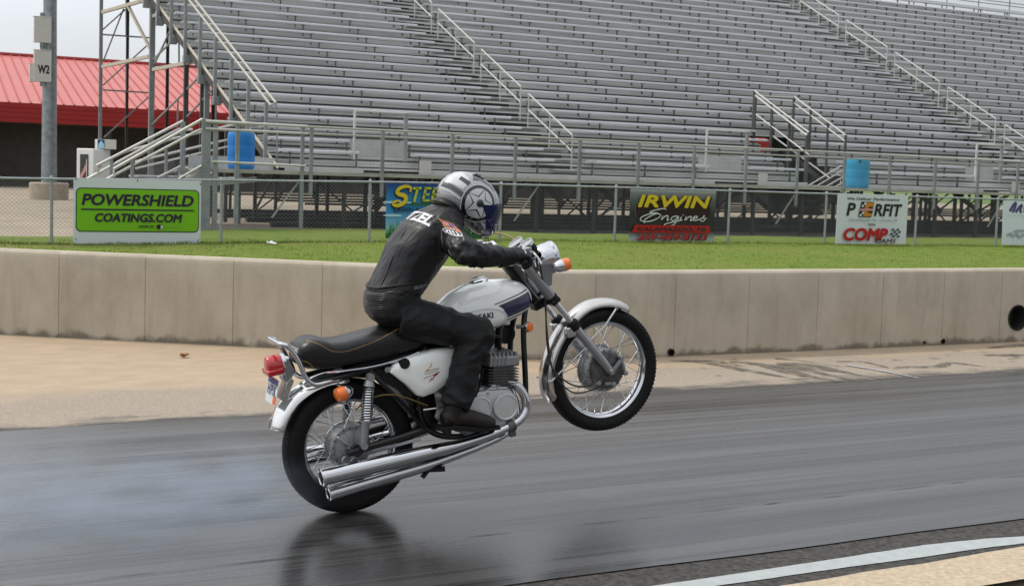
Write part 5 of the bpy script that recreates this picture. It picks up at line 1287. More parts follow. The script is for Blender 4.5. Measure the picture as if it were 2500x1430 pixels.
b = MB(); b.tube(smoothpath([(.03, -.13, .20), (.12, -.13, .235), (.24, -.14, .22), (.40, -.14, .12)], 6), .004, 6); bb(b, 'cable', MT['cable2'])
# inner mudguard and battery tray keep the space behind the side cover dark
b = MB(); b.prism([(.02, .405), (.46, .405), (.46, .08), (.41, -.02), (.352, -.02), (.35, .06), (.338, .11), (.312, .17), (.272, .228), (.212, .284), (.14, .325), (.06, .352), (.02, .356)], 'y', -.095, .095); bb(b, 'inner_guard', MT['frame'])
# side cover with bolt emblem
b = MB(); scp = [(.238, .335), (.262, .368), (.33, .386), (.48, .392), (.60, .375), (.60, .25), (.555, .215), (.44, .175), (.375, .172), (.345, .19), (.30, .26)]
cs = Vector((.43, 0, .285)); rings = []
for sc_, yy in ((1.0, -.118), (1.0, -.142), (.975, -.155), (.92, -.162), (.55, -.169)):
    rings.append([(cs.x+(x-cs.x)*sc_, yy, cs.z+(z-cs.z)*sc_) for x, z in scp])
b.loft(rings); sc_bvh = BVHTree.FromPolygons([Vector(v) for v in b.v], b.f); sc_ = bb(b, 'side_cover', MT['pearl'], ang=60, bevel=0)
rings = [[(x, -y, z) for x, y, z in r] for r in rings]; b = MB(); b.loft(rings); bb(b, 'side_cover', MT['pearl'], ang=60)
b = MB(); b.lathe([(0, -.012), (.024, -.012), (.027, -.004), (.027, .02), (0, .02)], (.312, -.160, .366), (-.1, 1, -.3), 20); bb(b, 'cover_knob', MT['rubberblk'], sc_)
b = MB(); b.lathe([(0, -.004), (.014, -.004), (.014, .004), (0, .004)], (.228, -.13, .352), ZR, 14); b.box(.225, .26, -.133, -.127, .343, .362); bb(b, 'cover_lug', MT['chrome2'], sc_)
def on_sc(pts, m, nm_): return bb(decal(flat(pts), sc_bvh, (0, 1, 0), .4, .0015, .02), nm_, m, sc_, fix=False)
on_sc([(.455, .338), (.440, .330), (.443, .322), (.398, .297), (.424, .301), (.426, .309), (.447, .319), (.444, .327)], MT['gold'] if False else paint('bolt_amber', (.70, .26, .02)), 'bolt_emblem')
on_sc([(.412, .300), (.482, .297), (.482, .300), (.412, .303)], paint('bolt_brown', (.16, .08, .03)), 'emblem_rule')
on_sc([(.392, .268), (.470, .273), (.470, .276), (.392, .271)], paint('bolt_red', (.30, .012, .012)), 'emblem_rule')
on_sc([(.412, .238), (.432, .262), (.436, .254), (.452, .276), (.486, .283), (.458, .263), (.455, .268), (.437, .247), (.434, .254)], paint('bolt_red', (.30, .012, .012)), 'bolt_emblem')
for k in range(9): on_sc([(.402+.008*k, .284), (.407+.008*k, .284), (.408+.008*k, .293), (.403+.008*k, .293)], paint('emblem_grey', (.42, .43, .42)), 'emblem_mark')

# engine
eng = MB(); eng.prism([(.55, .11), (.62, .15), (.80, .14), (.90, .10), (.915, .02), (.90, -.07), (.60, -.09), (.54, -.02)], 'y', -.165, .165); en = bb(eng, 'engine', MT['alloy'], bevel=.02)
cu_ = Vector((.22, 0, 1)).normalized(); cb = Vector((.83, 0, .10)); cf = Vector((cu_.z, 0, -cu_.x))
def cyl_slab(b, h0, h1, x0, x1, y0, y1):
    vs = [cb+cf*x+cu_*h+Vector((0, y, 0)) for x in (x0, x1) for y in (y0, y1) for h in (h0, h1)]
    b.add(vs, [(0, 1, 3, 2), (4, 6, 7, 5), (0, 4, 5, 1), (2, 3, 7, 6), (0, 2, 6, 4), (1, 5, 7, 3)])
for y in (-.135, 0, .135):
    b = MB(); cyl_slab(b, -.02, .12, -.055, .055, y-.05, y+.05)
    cyb = bb(b, 'cylinder', MT['alloy_dark'], en)
    b = MB()
    for k in range(8): cyl_slab(b, .005+.0145*k, .0095+.0145*k, -.085, .085, y-.064, y+.064)
    bb(b, 'cooling_fins', MT['alloy_dark'], cyb, smooth=False)
    b = MB(); cyl_slab(b, .121, .178, -.088, .088, y-.066, y+.066)
    hd = bb(b, 'cylinder_head', MT['head'], en, bevel=.012)
    b = MB()
    for k in range(7): vs_ = -.080+.0235*k; cyl_slab(b, .172, .194, vs_, vs_+.013, y-.060, y+.060)
    bb(b, 'head_fins', MT['head'], hd, smooth=False)
    b = MB()
    for k in range(5): cyl_slab(b, .128, .176, -.084+.022*k, -.074+.022*k, y-.0695, y+.0695)
    bb(b, 'head_fins', MT['head'], hd, smooth=False)
    b = MB(); p = cb+cu_*.20+Vector((0, y, 0)); b.tube([p, p+cu_*.06, p+cu_*.07+Vector((-.03, 0, .01))], .011, 8); b.tube(smoothpath([p+cu_*.07+Vector((-.03, 0, .01)), p+Vector((-.06, .01, .10)), p+Vector((-.10, .03, .16))], 5), .005, 6); bb(b, 'plug_lead', MT['rubberblk'], en)
b = MB(); pts = [(.60, .105), (.66, .135), (.735, .125), (.78, .148), (.86, .112), (.895, .05), (.895, -.03), (.85, -.075), (.78, -.075), (.735, -.05), (.69, -.065), (.62, -.04), (.585, .03)]
rings = []; cc_ = Vector((.74, 0, .03))
for s_, yy in ((1.0, -.16), (1.0, -.185), (.97, -.195), (.90, -.198)): rings.append([(cc_.x+(x-cc_.x)*s_, yy, cc_.z+(z-cc_.z)*s_) for x, z in pts])
b.loft(rings); ec = bb(b, 'engine_cover', mat('grey_casing', (.46, .475, .48), .36, metal=.45, coat=.2), en, ang=40)
for (x, z, r) in ((.677, .045, .070), (.822, .018, .073)):
    b = MB(); b.lathe([(r, -.19), (r, -.205), (r*.94, -.215), (r*.85, -.217), (r*.8, -.213), (0, -.216)], (x, 0, z), ZR, 36); bb(b, 'round_cover', mat('grey_casing2', (.54, .555, .56), .34, metal=.45, coat=.2), ec)
b = MB()
for (x, z) in ((.74, .11), (.89, .05), (.735, -.03), (.60, .08), (.60, -.0), (.85, -.06), (.80, .13)): b.lathe([(0, -.204), (.008, -.204), (.008, -.196), (0, -.196)], (x, 0, z), ZR, 8)
bb(b, 'cover_screw', MT['chrome2'], ec)['kind'] = 'stuff'
b = MB()
for y in (-.135, 0, .135): b.lathe([(0, 0), (.030, 0), (.030, .09), (.022, .10), (.022, .13), (0, .13)], (.73, y, .20), (-1, 0, .1), 18); b.lathe([(0, 0), (.024, 0), (.024, .08), (0, .08)], (.68, y, .13), (0, 0, 1), 16)
bb(b, 'carburettors', MT['alloy'], en)['kind'] = 'stuff'
b = MB(); b.tube(smoothpath([(.74, -.20, .24), (.70, -.205, .16), (.66, -.20, .10)], 5), .006, 6); b.lathe([(0, -.01), (.02, -.01), (.02, .01), (0, .01)], (.63, -.19, .16), ZR, 14); bb(b, 'oil_line', MT['rubberblk'], en)
b = MB(); b.lathe([(0, -.02), (.05, -.018), (.055, 0), (.05, .018), (0, .02)], (.955, .02, .33), (0, 1, 0), 24); bb(b, 'horn', MT['frame'])
b = MB(); b.lathe([(0, -.012), (.025, -.012), (.028, -.006), (.028, .008), (0, .008)], (1.03, -.115, .366), (-.35, 1, 0), 20); rr_ = bb(b, 'reflector', MT['chrome2']); b = MB(); b.lathe([(0, -.017), (.022, -.016), (.025, -.012), (.025, -.008), (0, -.008)], (1.03, -.115, .366), (-.35, 1, 0), 20); bb(b, 'reflector_lens', MT['amber'], rr_)
b = MB(); b.tube([(1.03, -.105, .366), (.99, -.06, .37)], .011, 8); bb(b, 'reflector_stem', MT['alloy'], rr_)
en.location = (-.035, 0, 0)
# exhausts
def pipe(hp, hr, mp_, mr_, name='exhaust'):
    b = MB(); b.tube(smoothpath(hp, 7), hr, 18, cap=False); e_ = bb(b, name, MT['chrome'], ang=60)
    P_ = smoothpath(mp_, 6); n = len(P_); b = MB(); b.tube(P_, [float(np.interp(i/(n-1), np.linspace(0, 1, len(mr_)), mr_)) for i in range(n)], 28, cap=False); mf = bb(b, 'muffler', MT['chrome'], e_, ang=60)
    d = (P_[-1]-P_[-2]).normalized(); b = MB(); r = mr_[-1]; b.lathe([(r+.001, -.012), (r+.002, .002), (r-.003, .006), (r-.007, .002), (r-.008, -.10), (0, -.10)], P_[-1], d, 28); bb(b, 'tail_tip', MT['chrome2'], mf)
    b = MB(); b.lathe([(0, -.095), (r-.010, -.095), (r-.009, -.02)], P_[-1], d, 24); bb(b, 'tail_bore', MT['dark'], mf)
    return e_
e1 = pipe([(.835, -.16, .135), (.880, -.18, .10), (.910, -.19, .03), (.900, -.195, -.035), (.85, -.2, -.075), (.78, -.2, -.091), (.70, -.2, -.10), (.60, -.20, -.105)], .0235,
     [(.62, -.20, -.104), (.50, -.20, -.104), (.40, -.20, -.098), (.20, -.202, -.083), (0, -.205, -.068), (-.218, -.208, -.052)], [.0240, .026, .033, .0395, .0415, .0415])
e2 = pipe([(.835, -.05, .12), (.89, -.07, .05), (.89, -.09, -.08), (.80, -.11, -.15), (.6, -.12, -.175)], .022, [(.62, -.12, -.172), (.45, -.125, -.178), (.30, -.13, -.178), (.10, -.13, -.172), (-.18, -.132, -.166)], [.0225, .026, .032, .0355, .0355])
e3 = pipe([(.865, .14, .12), (.93, .17, .05), (.92, .18, -.05), (.82, .19, -.10), (.6, .19, -.105)], .0235, [(.62, .19, -.104), (.40, .195, -.098), (.20, .2, -.083), (-.218, .205, -.052)], [.0245, .036, .045, .047])
b = MB(); q_ = Vector((.80, -.2, -.090)); b.lathe([(.025, -.02), (.031, -.018), (.031, .018), (.025, .02)], q_, (1, 0, .1), 20, closed=True); b.box(.785, .815, -.215, -.185, -.145, -.11); bb(b, 'pipe_clamp', MT['alloy_dark'], e1)
b = MB(); b.bar((.33, -.13, -.20), (.42, -.16, -.215), .03, .02); b.bar((.45, -.12, -.13), (.30, -.14, -.23), .022, .016); bb(b, 'centre_stand', MT['frame'])
b = MB(); b.tube([(.41, -.14, .012), (.41, -.25, .012)], .009, 8); b.tube([(.42, -.15, .01), (.42, -.31, .008)], .015, 12); bb(b, 'foot_peg', MT['rubberblk'])
b = MB(); b.tube(smoothpath([(.36, -.17, .115), (.44, -.18, .105), (.56, -.18, .095)], 4), .006, 8); b.tube([(.41, -.20, .015), (.55, -.215, -.02)], .008, 8); bb(b, 'pedal', MT['chrome2'])
b = MB(); b.bar((.36, -.12, .13), (.42, -.13, .01), .05, .012, up=ZR); bb(b, 'peg_bracket', MT['frame'], bevel=.004)
# ---------------------------------------------------------------- rider
rider = tag(empty('person', (.005, 0, 0), (0, -TH, 0)), 'rider in black leather jacket and silver helmet with a star crouched forward over the tank', 'person')
def pb_(b, name, m, parent=None, **k): return b.build(name, m, parent or rider, off=BOF, **k)
MT['leather'] = mat('black_leather', (.0055, .0055, .006), .42, spec=.38, bump=.2, bscale=26, var=.25, vscale=5, rvar=.05)
MT['cloth'] = mat('black_trouser_cloth', (.006, .0065, .007), .6, spec=.28, bump=.3, bscale=60, var=.3, vscale=9)
MT['boot'] = mat('dark_brown_boot', (.012, .009, .007), .5, spec=.3, var=.4, vscale=18, bump=.3, bscale=50)
MT['glove'] = mat('black_glove', (.006, .006, .006), .5, spec=.35, bump=.3, bscale=80)
MT['shell'] = mat('silver_helmet_paint', (.33, .34, .35), .22, metal=.35, coat=.8); MT['shellwhite'] = mat('white_helmet_paint', (.58, .59, .59), .2, coat=.8)
MT['shelldark'] = mat('charcoal_helmet_paint', (.05, .052, .056), .25, metal=.3, coat=.7); MT['gloss'] = mat('gloss_black', (.01, .011, .014), .15, coat=.8); MT['lite'] = mat('light_silver_paint', (.55, .57, .58), .25, metal=.2, coat=.6)
MT['visor'] = mat('blue_mirror_visor', (.004, .012, .060), .06, spec=.4, coat=.25, metal=.15)
def remeshed(b, name, vox, it=3, fac=.5):
    me = b.mesh(name, False); ob = link(name, me); m = ob.modifiers.new('r', 'REMESH'); m.mode = 'VOXEL'; m.voxel_size = vox
    s = ob.modifiers.new('s', 'SMOOTH'); s.iterations = it; s.factor = fac
    dg = bpy.context.evaluated_depsgraph_get(); dg.update(); out = bpy.data.meshes.new_from_object(ob.evaluated_get(dg))
    bpy.data.objects.remove(ob); bpy.data.meshes.remove(me); out.name = name; return out
TOR = [((.285, .548), (.46, .53), .125), ((.243, .60), (.48, .585), .165), ((.236, .655), (.485, .63), .172), ((.250, .715), (.495, .665), .165), ((.292, .775), (.535, .692), .157), ((.345, .85), (.60, .742), .165),
       ((.41, .94), (.665, .80), .182), ((.50, 1.018), (.72, .865), .195), ((.60, 1.066), (.775, .93), .185), ((.675, 1.078), (.80, .985), .13), ((.735, 1.082), (.83, 1.02), .085), ((.76, 1.09), (.85, 1.04), .07)]
def trings(y0=0, grow=1.):
    out = []
    for (rx, rz), (fx, fz), hw in TOR:
        c = Vector(((rx+fx)/2, 0, (rz+fz)/2)); d = Vector((rx-fx, 0, rz-fz))/2*grow; ring = []
        for k in range(32):
            a = 2*math.pi*k/32; ca, sa = math.cos(a), math.sin(a)
            ring.append(c+d*math.copysign(abs(ca)**.85, ca)+Vector((0, hw*grow*math.copysign(abs(sa)**.85, sa), 0)))
        out.append(ring)
    return out
ELB = BL(1139, 616, -.395); WRI = BL(1240, 627, -.355); SHO = BL(1106, 585, -.185)
body = MB(); body.loft(trings())
for s_ in (-1, 1):
    f_ = lambda v: Vector((v[0], v[1]*(1 if s_ < 0 else -1), v[2]))
    S0 = f_((.62, -.11, .985)); S1 = f_(SHO); E1 = f_(ELB); W1 = f_(WRI)
    body.tube(smoothpath([S0, S1, S1.lerp(E1, .5)+Vector((-.005, 0, .004)), E1], 5), [float(np.interp(i/15, (0, .33, .66, 1), (.085, .078, .066, .060))) for i in range(16)], 16)
    body.tube(smoothpath([S1.lerp(E1, .8), E1, E1.lerp(W1, .35)+Vector((0, 0, -.006)), E1.lerp(W1, .7), W1], 5), [float(np.interp(i/20, (0, .25, .5, .75, 1), (.056, .062, .059, .050, .043))) for i in range(21)], 16)
    H = f_((.37, -.085, .575)); K = f_((.70, -.215, .425)); A_ = f_((.506, -.236, .105))
    body.tube(smoothpath([H, H.lerp(K, .33)+Vector((0, 0, .006)), H.lerp(K, .7)+Vector((0, 0, .006)), K], 5), [float(np.interp(i/15, (0, .33, .7, 1), (.105, .100, .086, .078))) for i in range(16)], 18)
    body.tube(smoothpath([H.lerp(K, .85), K, K.lerp(A_, .4)+Vector((-.012, 0, 0)), K.lerp(A_, .8), A_], 5), [float(np.interp(i/20, (0, .25, .5, .8, 1), (.070, .080, .073, .069, .070))) for i in range(21)], 18)
bme = remeshed(body, 'body', .007, 6, .5)
# folds and creases
co = np.empty(len(bme.vertices)*3); bme.vertices.foreach_get('co', co); co = co.reshape(-1, 3); no = np.array([v.normal[:] for v in bme.vertices])
belt = lambda x: .735-(x-.26)*.29
isp = np.zeros(len(co), bool)
for i, (p, n) in enumerate(zip(co, no)):
    ay = abs(p[1]); arm = p[2] > .68 and ay > .15 and p[0] > .55
    pants = (p[2] < belt(p[0])) and not (p[2] > .70 and p[0] > .6); isp[i] = pants
    if pants:
        k = Vector((.70, math.copysign(.215, p[1]), .425)); d = (Vector(p)-k).length; amp = .010+.020*math.exp(-(d/.13)**2)+.014*math.exp(-((p[2]-.17)/.06)**2)
        q = Vector((p[0]*13, p[1]*9, p[2]*17)); v = (.5-abs(noise.noise(q)))*1.3
    else:
        e = Vector((ELB.x, math.copysign(ELB.y, p[1]), ELB.z)); d = (Vector(p)-e).length; amp = .006+.016*math.exp(-(d/.09)**2)+.009*math.exp(-((p[2]-belt(p[0]))/.07)**2)
        if arm: q = Vector((p[0]*30, p[1]*14, p[2]*14))
        else: t = p[0]*.75+p[2]*.66; u = -p[0]*.66+p[2]*.75; q = Vector((t*6+p[1]*9, p[1]*13, u*9))
        v = (.45-abs(noise.noise(q)))*1.4+.35*noise.noise(q*2.3)+.5*(.3-abs(noise.noise(q*3.1)))
    co[i] = p+n*amp*v
bme.vertices.foreach_set('co', co.ravel()); bme.update()
body_bvh = bvh_of(bme)
bme.materials.append(MT['leather']); bme.materials.append(MT['cloth'])
bme.polygons.foreach_set('material_index', [int(isp[p.vertices[0]]) for p in bme.polygons]); bme.polygons.foreach_set('use_smooth', [True]*len(bme.polygons))
bme.transform(Matrix.Translation(BOF)); link('body', bme, rider)
# ribbed stretch panel above the seat
b = MB(); rows, cols = 96, 34; V = []; ok = True
for r_ in range(rows+1):
    t = r_/rows; z = .60+.125*t; c = Vector((.375+.03*t, 0, z-.005))
    for q in range(cols+1):
        a = R(-70+140*q/cols); d = Vector((-math.cos(a), math.sin(a), .06)).normalized()
        h, n, i_, ds = body_bvh.ray_cast(c+d*.6, -d); fade = min(1, (cols/2-abs(q-cols/2))/9, t*8, (1-t)*8)
        V.append(h+n*(.001+.0055*fade*abs(math.sin(math.pi*15*t))**.7) if h else c+d*.15)
b.add(V, [(r_*(cols+1)+q, r_*(cols+1)+q+1, (r_+1)*(cols+1)+q+1, (r_+1)*(cols+1)+q) for r_ in range(rows) for q in range(cols)])
pb_(b, 'ribbed_panel', MT['leather'], ang=80)
b = MB(); P_ = []
for k in range(41):
    a = R(-100+200*k/40); c = Vector((.40, 0, .742)); d = Vector((-math.cos(a), math.sin(a), .05)).normalized(); h, n, i_, ds = body_bvh.ray_cast(c+d*.6, -d)
    if h: P_.append(h+n*.003)
b.tube(P_, .006, 8); pb_(b, 'waist_seam', MT['leather'])
def seam(L, name='seam', r=.0028):
    P_ = []
    for px, py, y in L:
        h, n, i_, ds = body_bvh.find_nearest(BL(px, py, y)); P_.append(h+n*.001)
    b = MB(); b.tube(smoothpath(P_, 4), r, 6); pb_(b, name, MT['gloss'])
seam([(1010, 545, -.05), (985, 585, -.06), (958, 630, -.08), (938, 670, -.09), (922, 705, -.09)])
seam([(1078, 560, -.2), (1092, 600, -.24), (1088, 625, -.2)])
seam([(1012, 522, .02), (1040, 535, -.06), (1072, 556, -.15), (1082, 575, -.19)], 'shoulder_seam', .0026)
seam([(1100, 545, -.22), (1112, 575, -.27), (1118, 605, -.33), (1128, 632, -.40)], 'sleeve_seam', .0024)
seam([(1150, 648, -.41), (1180, 645, -.40), (1215, 640, -.385), (1238, 636, -.375)], 'sleeve_seam', .0024)
# lettering across the shoulders
d_ = Vector((.68, 0, -.73)).normalized(); up_ = Vector((.73, 0, .68)).normalized()
def on_back(mb, c, name, m, off=.002): q = MB(); q.add([Vector(c)+Vector((0, -1, 0))*v[0]+up_*v[2] for v in mb.v], mb.f); return pb_(decal(q, body_bvh, d_, .4, off, .014), name, m, fix=False)
on_back(text('ETZEL', .062, 0, -.034, 0, bold=.035, width=.275), (.57, -.03, 1.045), 'back_lettering', paint('letter_white', (.66, .66, .70)))
def on_side(pts, y, name, m, off=.0015):
    P_ = [BL(x, yy, y) for x, yy in pts]; return pb_(decal(flat([(p.x, p.z) for p in P_]), body_bvh, (.25, .97, -.05), .5, off, .01), name, m, fix=False)
on_side([(1106, 535), (1140, 548), (1153, 568), (1117, 554)], -.25, 'flag_patch', paint('patch_gold', (.62, .26, .06)), .002)
on_side([(1109, 538), (1138, 549), (1149, 564), (1118, 551)], -.25, 'flag_patch', paint('patch_pink', (.55, .10, .12)), .0032)
on_side([(1126, 545), (1138, 549), (1146, 560), (1133, 556)], -.25, 'flag_patch', paint('patch_blue', (.10, .08, .22)), .0042)
for f_ in (.33, .62): on_side([(1109+9*f_, 538+13*f_), (1126+7*f_, 545+11*f_), (1126+7*f_+1, 547+11*f_), (1109+9*f_+1, 540+13*f_)], -.25, 'flag_stripe', paint('patch_white', (.62, .5, .5)), .0042)
e_ = [(1136+19*math.cos(t)-2*math.sin(t), 566+6*math.cos(t)+6.5*math.sin(t)) for t in np.linspace(0, 2*math.pi, 25)[:-1]]
on_side(e_, -.27, 'arm_patch', paint('letter_white', (.66, .66, .70)), .002); on_side([(1136+(x-1136)*.82, 566+(y-566)*.74) for x, y in e_], -.27, 'arm_patch', MT['gloss'], .0032)
for k in range(4): on_side([(1124+6*k, 560+1.8*k), (1127+6*k, 561+1.8*k), (1129+6*k, 569+1.8*k), (1126+6*k, 568+1.8*k)], -.27, 'arm_patch_mark', paint('letter_white', (.66, .66, .70)), .0042)
tl = text('NORTH', .017, 0, 0, 0, bold=.02, width=.075); c = BL(1048, 699, -.16); q = MB(); q.add([(c.x+v[0], 0, c.z+v[2]-v[0]*.05) for v in tl.v], tl.f); pb_(decal(q, body_bvh, (.25, .97, 0), .5, .002, .01), 'hem_lettering', paint('letter_grey', (.22, .22, .22)), fix=False)
# collar
b = MB(); P_ = [Vector((.742+.045*math.cos(a)*.9, .085*math.sin(a), 1.062-.035*math.cos(a))) for a in np.linspace(0, 2*math.pi, 25)[:-1]]; b.tube(P_, .020, 8, closed=True); pb_(b, 'collar', MT['leather'])
# gloves: five fingers closed round the grips
for s_ in (-1, 1):
    f_ = lambda v: Vector((v[0], v[1]*(-s_)*-1 if False else (v[1] if s_ < 0 else -v[1]), v[2]))
    g = MB(); W1 = f_(WRI)
    g.tube([W1+Vector((-.035, 0, .004)), W1, f_((.915, -.368, .795)), f_((.945, -.376, .797))], [.047, .046, .040, .034], 14)
    g.tube([f_((.915, -.35, .792)), f_((.952, -.352, .797))], [.036, .030], 12); g.tube([f_((.912, -.385, .790)), f_((.945, -.40, .790))], [.035, .029], 12)
    for k, (y, r, ln) in enumerate(((-.338, .0135, 1.), (-.362, .0140, 1.06), (-.386, .0135, 1.02), (-.408, .0120, .92))):
        gc = Vector((.960-.39*(-y-.338), 0, .771-.19*(-y-.338))); P_ = []
        for a in (118, 80, 40, 2, -40, -84, -118):
            rr = .031*(1 if a > -60 else .92); P_.append(f_((gc.x+rr*math.cos(R(a)), y, gc.z+rr*math.sin(R(a))*(1. if a > 0 else ln))))
        g.tube(smoothpath(P_, 3), [r*float(np.interp(i/18, (0, .3, .5, .75, 1), (1.12, 1.05, 1.12, .95, .8))) for i in range(19)], 10)
    g.tube(smoothpath([f_((.918, -.335, .785)), f_((.935, -.312, .768)), f_((.955, -.308, .748)), f_((.978, -.318, .743))], 4), [.020, .019, .019, .018, .018, .017, .017, .016, .016, .015, .014, .013, .012], 10)
    gm = remeshed(g, 'glove', .0042, 2, .4); gm.materials.append(MT['glove']); gm.polygons.foreach_set('use_smooth', [True]*len(gm.polygons)); gm.transform(Matrix.Translation(BOF)); gl = link('glove', gm, rider)
    b = MB()
    for k, y in enumerate((-.340, -.364, -.388, -.409)): b.lathe([(0, .008), (.007, .006), (.010, 0), (0, 0)], f_((.960-.39*(-y-.338)+.008, y, .815-.19*(-y-.338))), (.2, 0, 1), 10)
    pb_(b, 'knuckle_guard', MT['lite'], gl)['kind'] = 'stuff'
    b = MB(); b.tube([W1+Vector((-.05, 0, .006)), W1+Vector((-.005, 0, .001))], [.0495, .0485], 18, cap=False); pb_(b, 'cuff', MT['glove'], gl)
    # boots
    b = MB(); b.tube(smoothpath([f_((.515, -.235, .165)), f_((.498, -.235, .105)), f_((.475, -.236, .062)), f_((.45, -.238, .045))], 4), [.054]*5+[.053]*8, 14)
    b.tube(smoothpath([f_((.425, -.237, .052)), f_((.49, -.238, .052)), f_((.56, -.244, .028)), f_((.635, -.250, -.012)), f_((.688, -.254, -.036))], 4), [float(np.interp(i/16, (0, .3, .55, .8, 1), (.040, .050, .046, .041, .027))) for i in range(17)], 16)
    bm_ = remeshed(b, 'boot', .006, 3, .5); bm_.materials.append(MT['boot']); bm_.polygons.foreach_set('use_smooth', [True]*len(bm_.polygons)); bm_.transform(Matrix.Translation(BOF)); bt = link('boot', bm_, rider)
    b = MB(); so_ = [(.392, .012), (.40, .03), (.47, .024), (.52, .006), (.61, -.030), (.70, -.056), (.712, -.052), (.705, -.066), (.60, -.052), (.505, -.014), (.47, -.008), (.455, .004)]
    b.prism(so_, 'y', f_((0, -.205, 0)).y, f_((0, -.285, 0)).y); pb_(b, 'sole', MT['rubberblk'], bt, bevel=.005)
    b = MB()
    for k in range(4): c = Vector((.545+.022*k, 0, .068-.013*k)); b.tube([f_((c.x, -.228, c.z)), f_((c.x+.004, -.262, c.z-.004))], .004, 6)
    pb_(b, 'laces', MT['rubberblk'], bt)
# ---------------------------------------------------------------- helmet
HC = Vector((.868, 0, 1.055)); HA = R(-47); hf = Vector((math.cos(HA), 0, math.sin(HA))); hu = Vector((-math.sin(HA), 0, math.cos(HA))); HW = .132
OUT = [(0, .185), (15, .176), (35, .166), (60, .152), (90, .142), (115, .147), (140, .165), (165, .182), (185, .186), (205, .172), (225, .142), (250, .112), (270, .104), (290, .112), (310, .140), (325, .178), (337, .204), (346, .205), (353, .195), (360, .185)]
def Rout(a): return float(np.interp(math.degrees(a) % 360, [o[0] for o in OUT], [o[1] for o in OUT]))
def hpt(f, u, side=-1, off=0.):         # a point of the shell above a spot of its side view
    a = math.atan2(u, f); rho = min(1, math.hypot(f, u)/Rout(a)); cb_ = rho**1.05; sb_ = math.sqrt(max(0, 1-rho**2.3))
    n = Vector((cb_*math.cos(a), side*sb_, cb_*math.sin(a))).normalized()
    return HC+hf*(f+n.x*off)+hu*(u+n.z*off)+Vector((0, side*HW*sb_+n.y*off, 0))
def hsurf(al, rho, side, off=0.): rr = Rout(al)*rho; return hpt(rr*math.cos(al), rr*math.sin(al), side, off)
b = MB(); NA = 72; RH = [0, .12, .25, .4, .55, .68, .79, .88, .94, .98, 1.0]
vs = []; idx = {}
for s_ in (-1, 1):
    for i, rho in enumerate(RH):
        for k in range(NA):
            if rho == 1.0 and s_ == 1: idx[s_, i, k] = idx[-1, i, k]; continue
            idx[s_, i, k] = len(vs); vs.append(hsurf(2*math.pi*k/NA, max(rho, .001), s_))
fs = []
for s_ in (-1, 1):
    for i in range(len(RH)-1):
        for k in range(NA): fs.append((idx[s_, i, k], idx[s_, i, (k+1) % NA], idx[s_, i+1, (k+1) % NA], idx[s_, i+1, k]))
b.add(vs, fs); helmet = pb_(b, 'helmet', MT['shell'], ang=60)
def hdecal(mb, name, m, off, side=-1, cuts=.012):      # artwork in helmet side view (x = towards the face, z = towards the crown)
    v_, f_ = fine(mb, cuts); q = MB(); q.add([hpt(v[0], v[2], side, off) for v in v_], f_); return pb_(q, name, m, helmet, fix=False, ang=80)
def hpatch(a0, a1, r0, r1, name, m, off, n=24, k=10, sides=(-1, 1)):      # band between two bearings
    for s_ in sides:
        q = MB(); V = []
        for i in range(n+1):
            for j in range(k+1): V.append(hsurf(R(lerp(a0, a1, i/n)), lerp(r0(i/n) if callable(r0) else r0, r1, j/k), s_, off))
        q.add(V, [(i*(k+1)+j, i*(k+1)+j+1, (i+1)*(k+1)+j+1, (i+1)*(k+1)+j) for i in range(n) for j in range(k)]); pb_(q, name, m, helmet, fix=False, ang=80)
h_bvh = BVHTree.FromPolygons([Vector(v) for v in b.v], b.f)
def loc_(v): c, s_ = math.cos(TH), math.sin(TH); return Vector((v.x*c+v.z*s_, v.y, -v.x*s_+v.z*c))
CL = loc_(CPOS-AX)
def hpx(px, py):          # where a point of the helmet's paintwork sits in its side view
    h, n, i_, d_ = h_bvh.ray_cast(CL, loc_(ray(px, py)).normalized())
    if h is None: h, n, i_, d_ = h_bvh.find_nearest(BL(px, py, -.02))
    return ((h-HC).dot(hf), (h-HC).dot(hu))
ART = [('crown_panel', MT['shellwhite'], .0014, [(1080, 447), (1088, 431), (1108, 419), (1128, 421), (1146, 436), (1138, 455), (1130, 462), (1108, 450), (1094, 446)]),
 ('dark_band', MT['shelldark'], .0022, [(1078, 443), (1104, 451), (1132, 470), (1127, 481), (1100, 462), (1075, 454)]),
 ('pale_line', MT['shellwhite'], .0026, [(1074, 456), (1099, 465), (1125, 484), (1123, 488), (1097, 469), (1072, 460)]),
 ('dark_band', MT['gloss'], .0026, [(1126, 431), (1150, 446), (1142, 453), (1120, 438)]),
 ('charcoal_panel', MT['shelldark'], .0020, [(1152, 424), (1178, 427), (1200, 446), (1209, 470), (1196, 455), (1174, 441), (1155, 440)]),
 ('dark_chin_patch', MT['gloss'], .0020, [(1118, 524), (1138, 539), (1158, 545), (1172, 560), (1182, 582), (1160, 572), (1135, 556)]),  # gloss-black patch on the lower chin
 ('chin_stripe', MT['gloss'], .0026, [(1158, 541), (1170, 543), (1184, 577), (1176, 577)]),
 ('chin_panel', MT['shellwhite'], .0026, [(1172, 543), (1184, 546), (1195, 566), (1191, 578), (1186, 578)])]
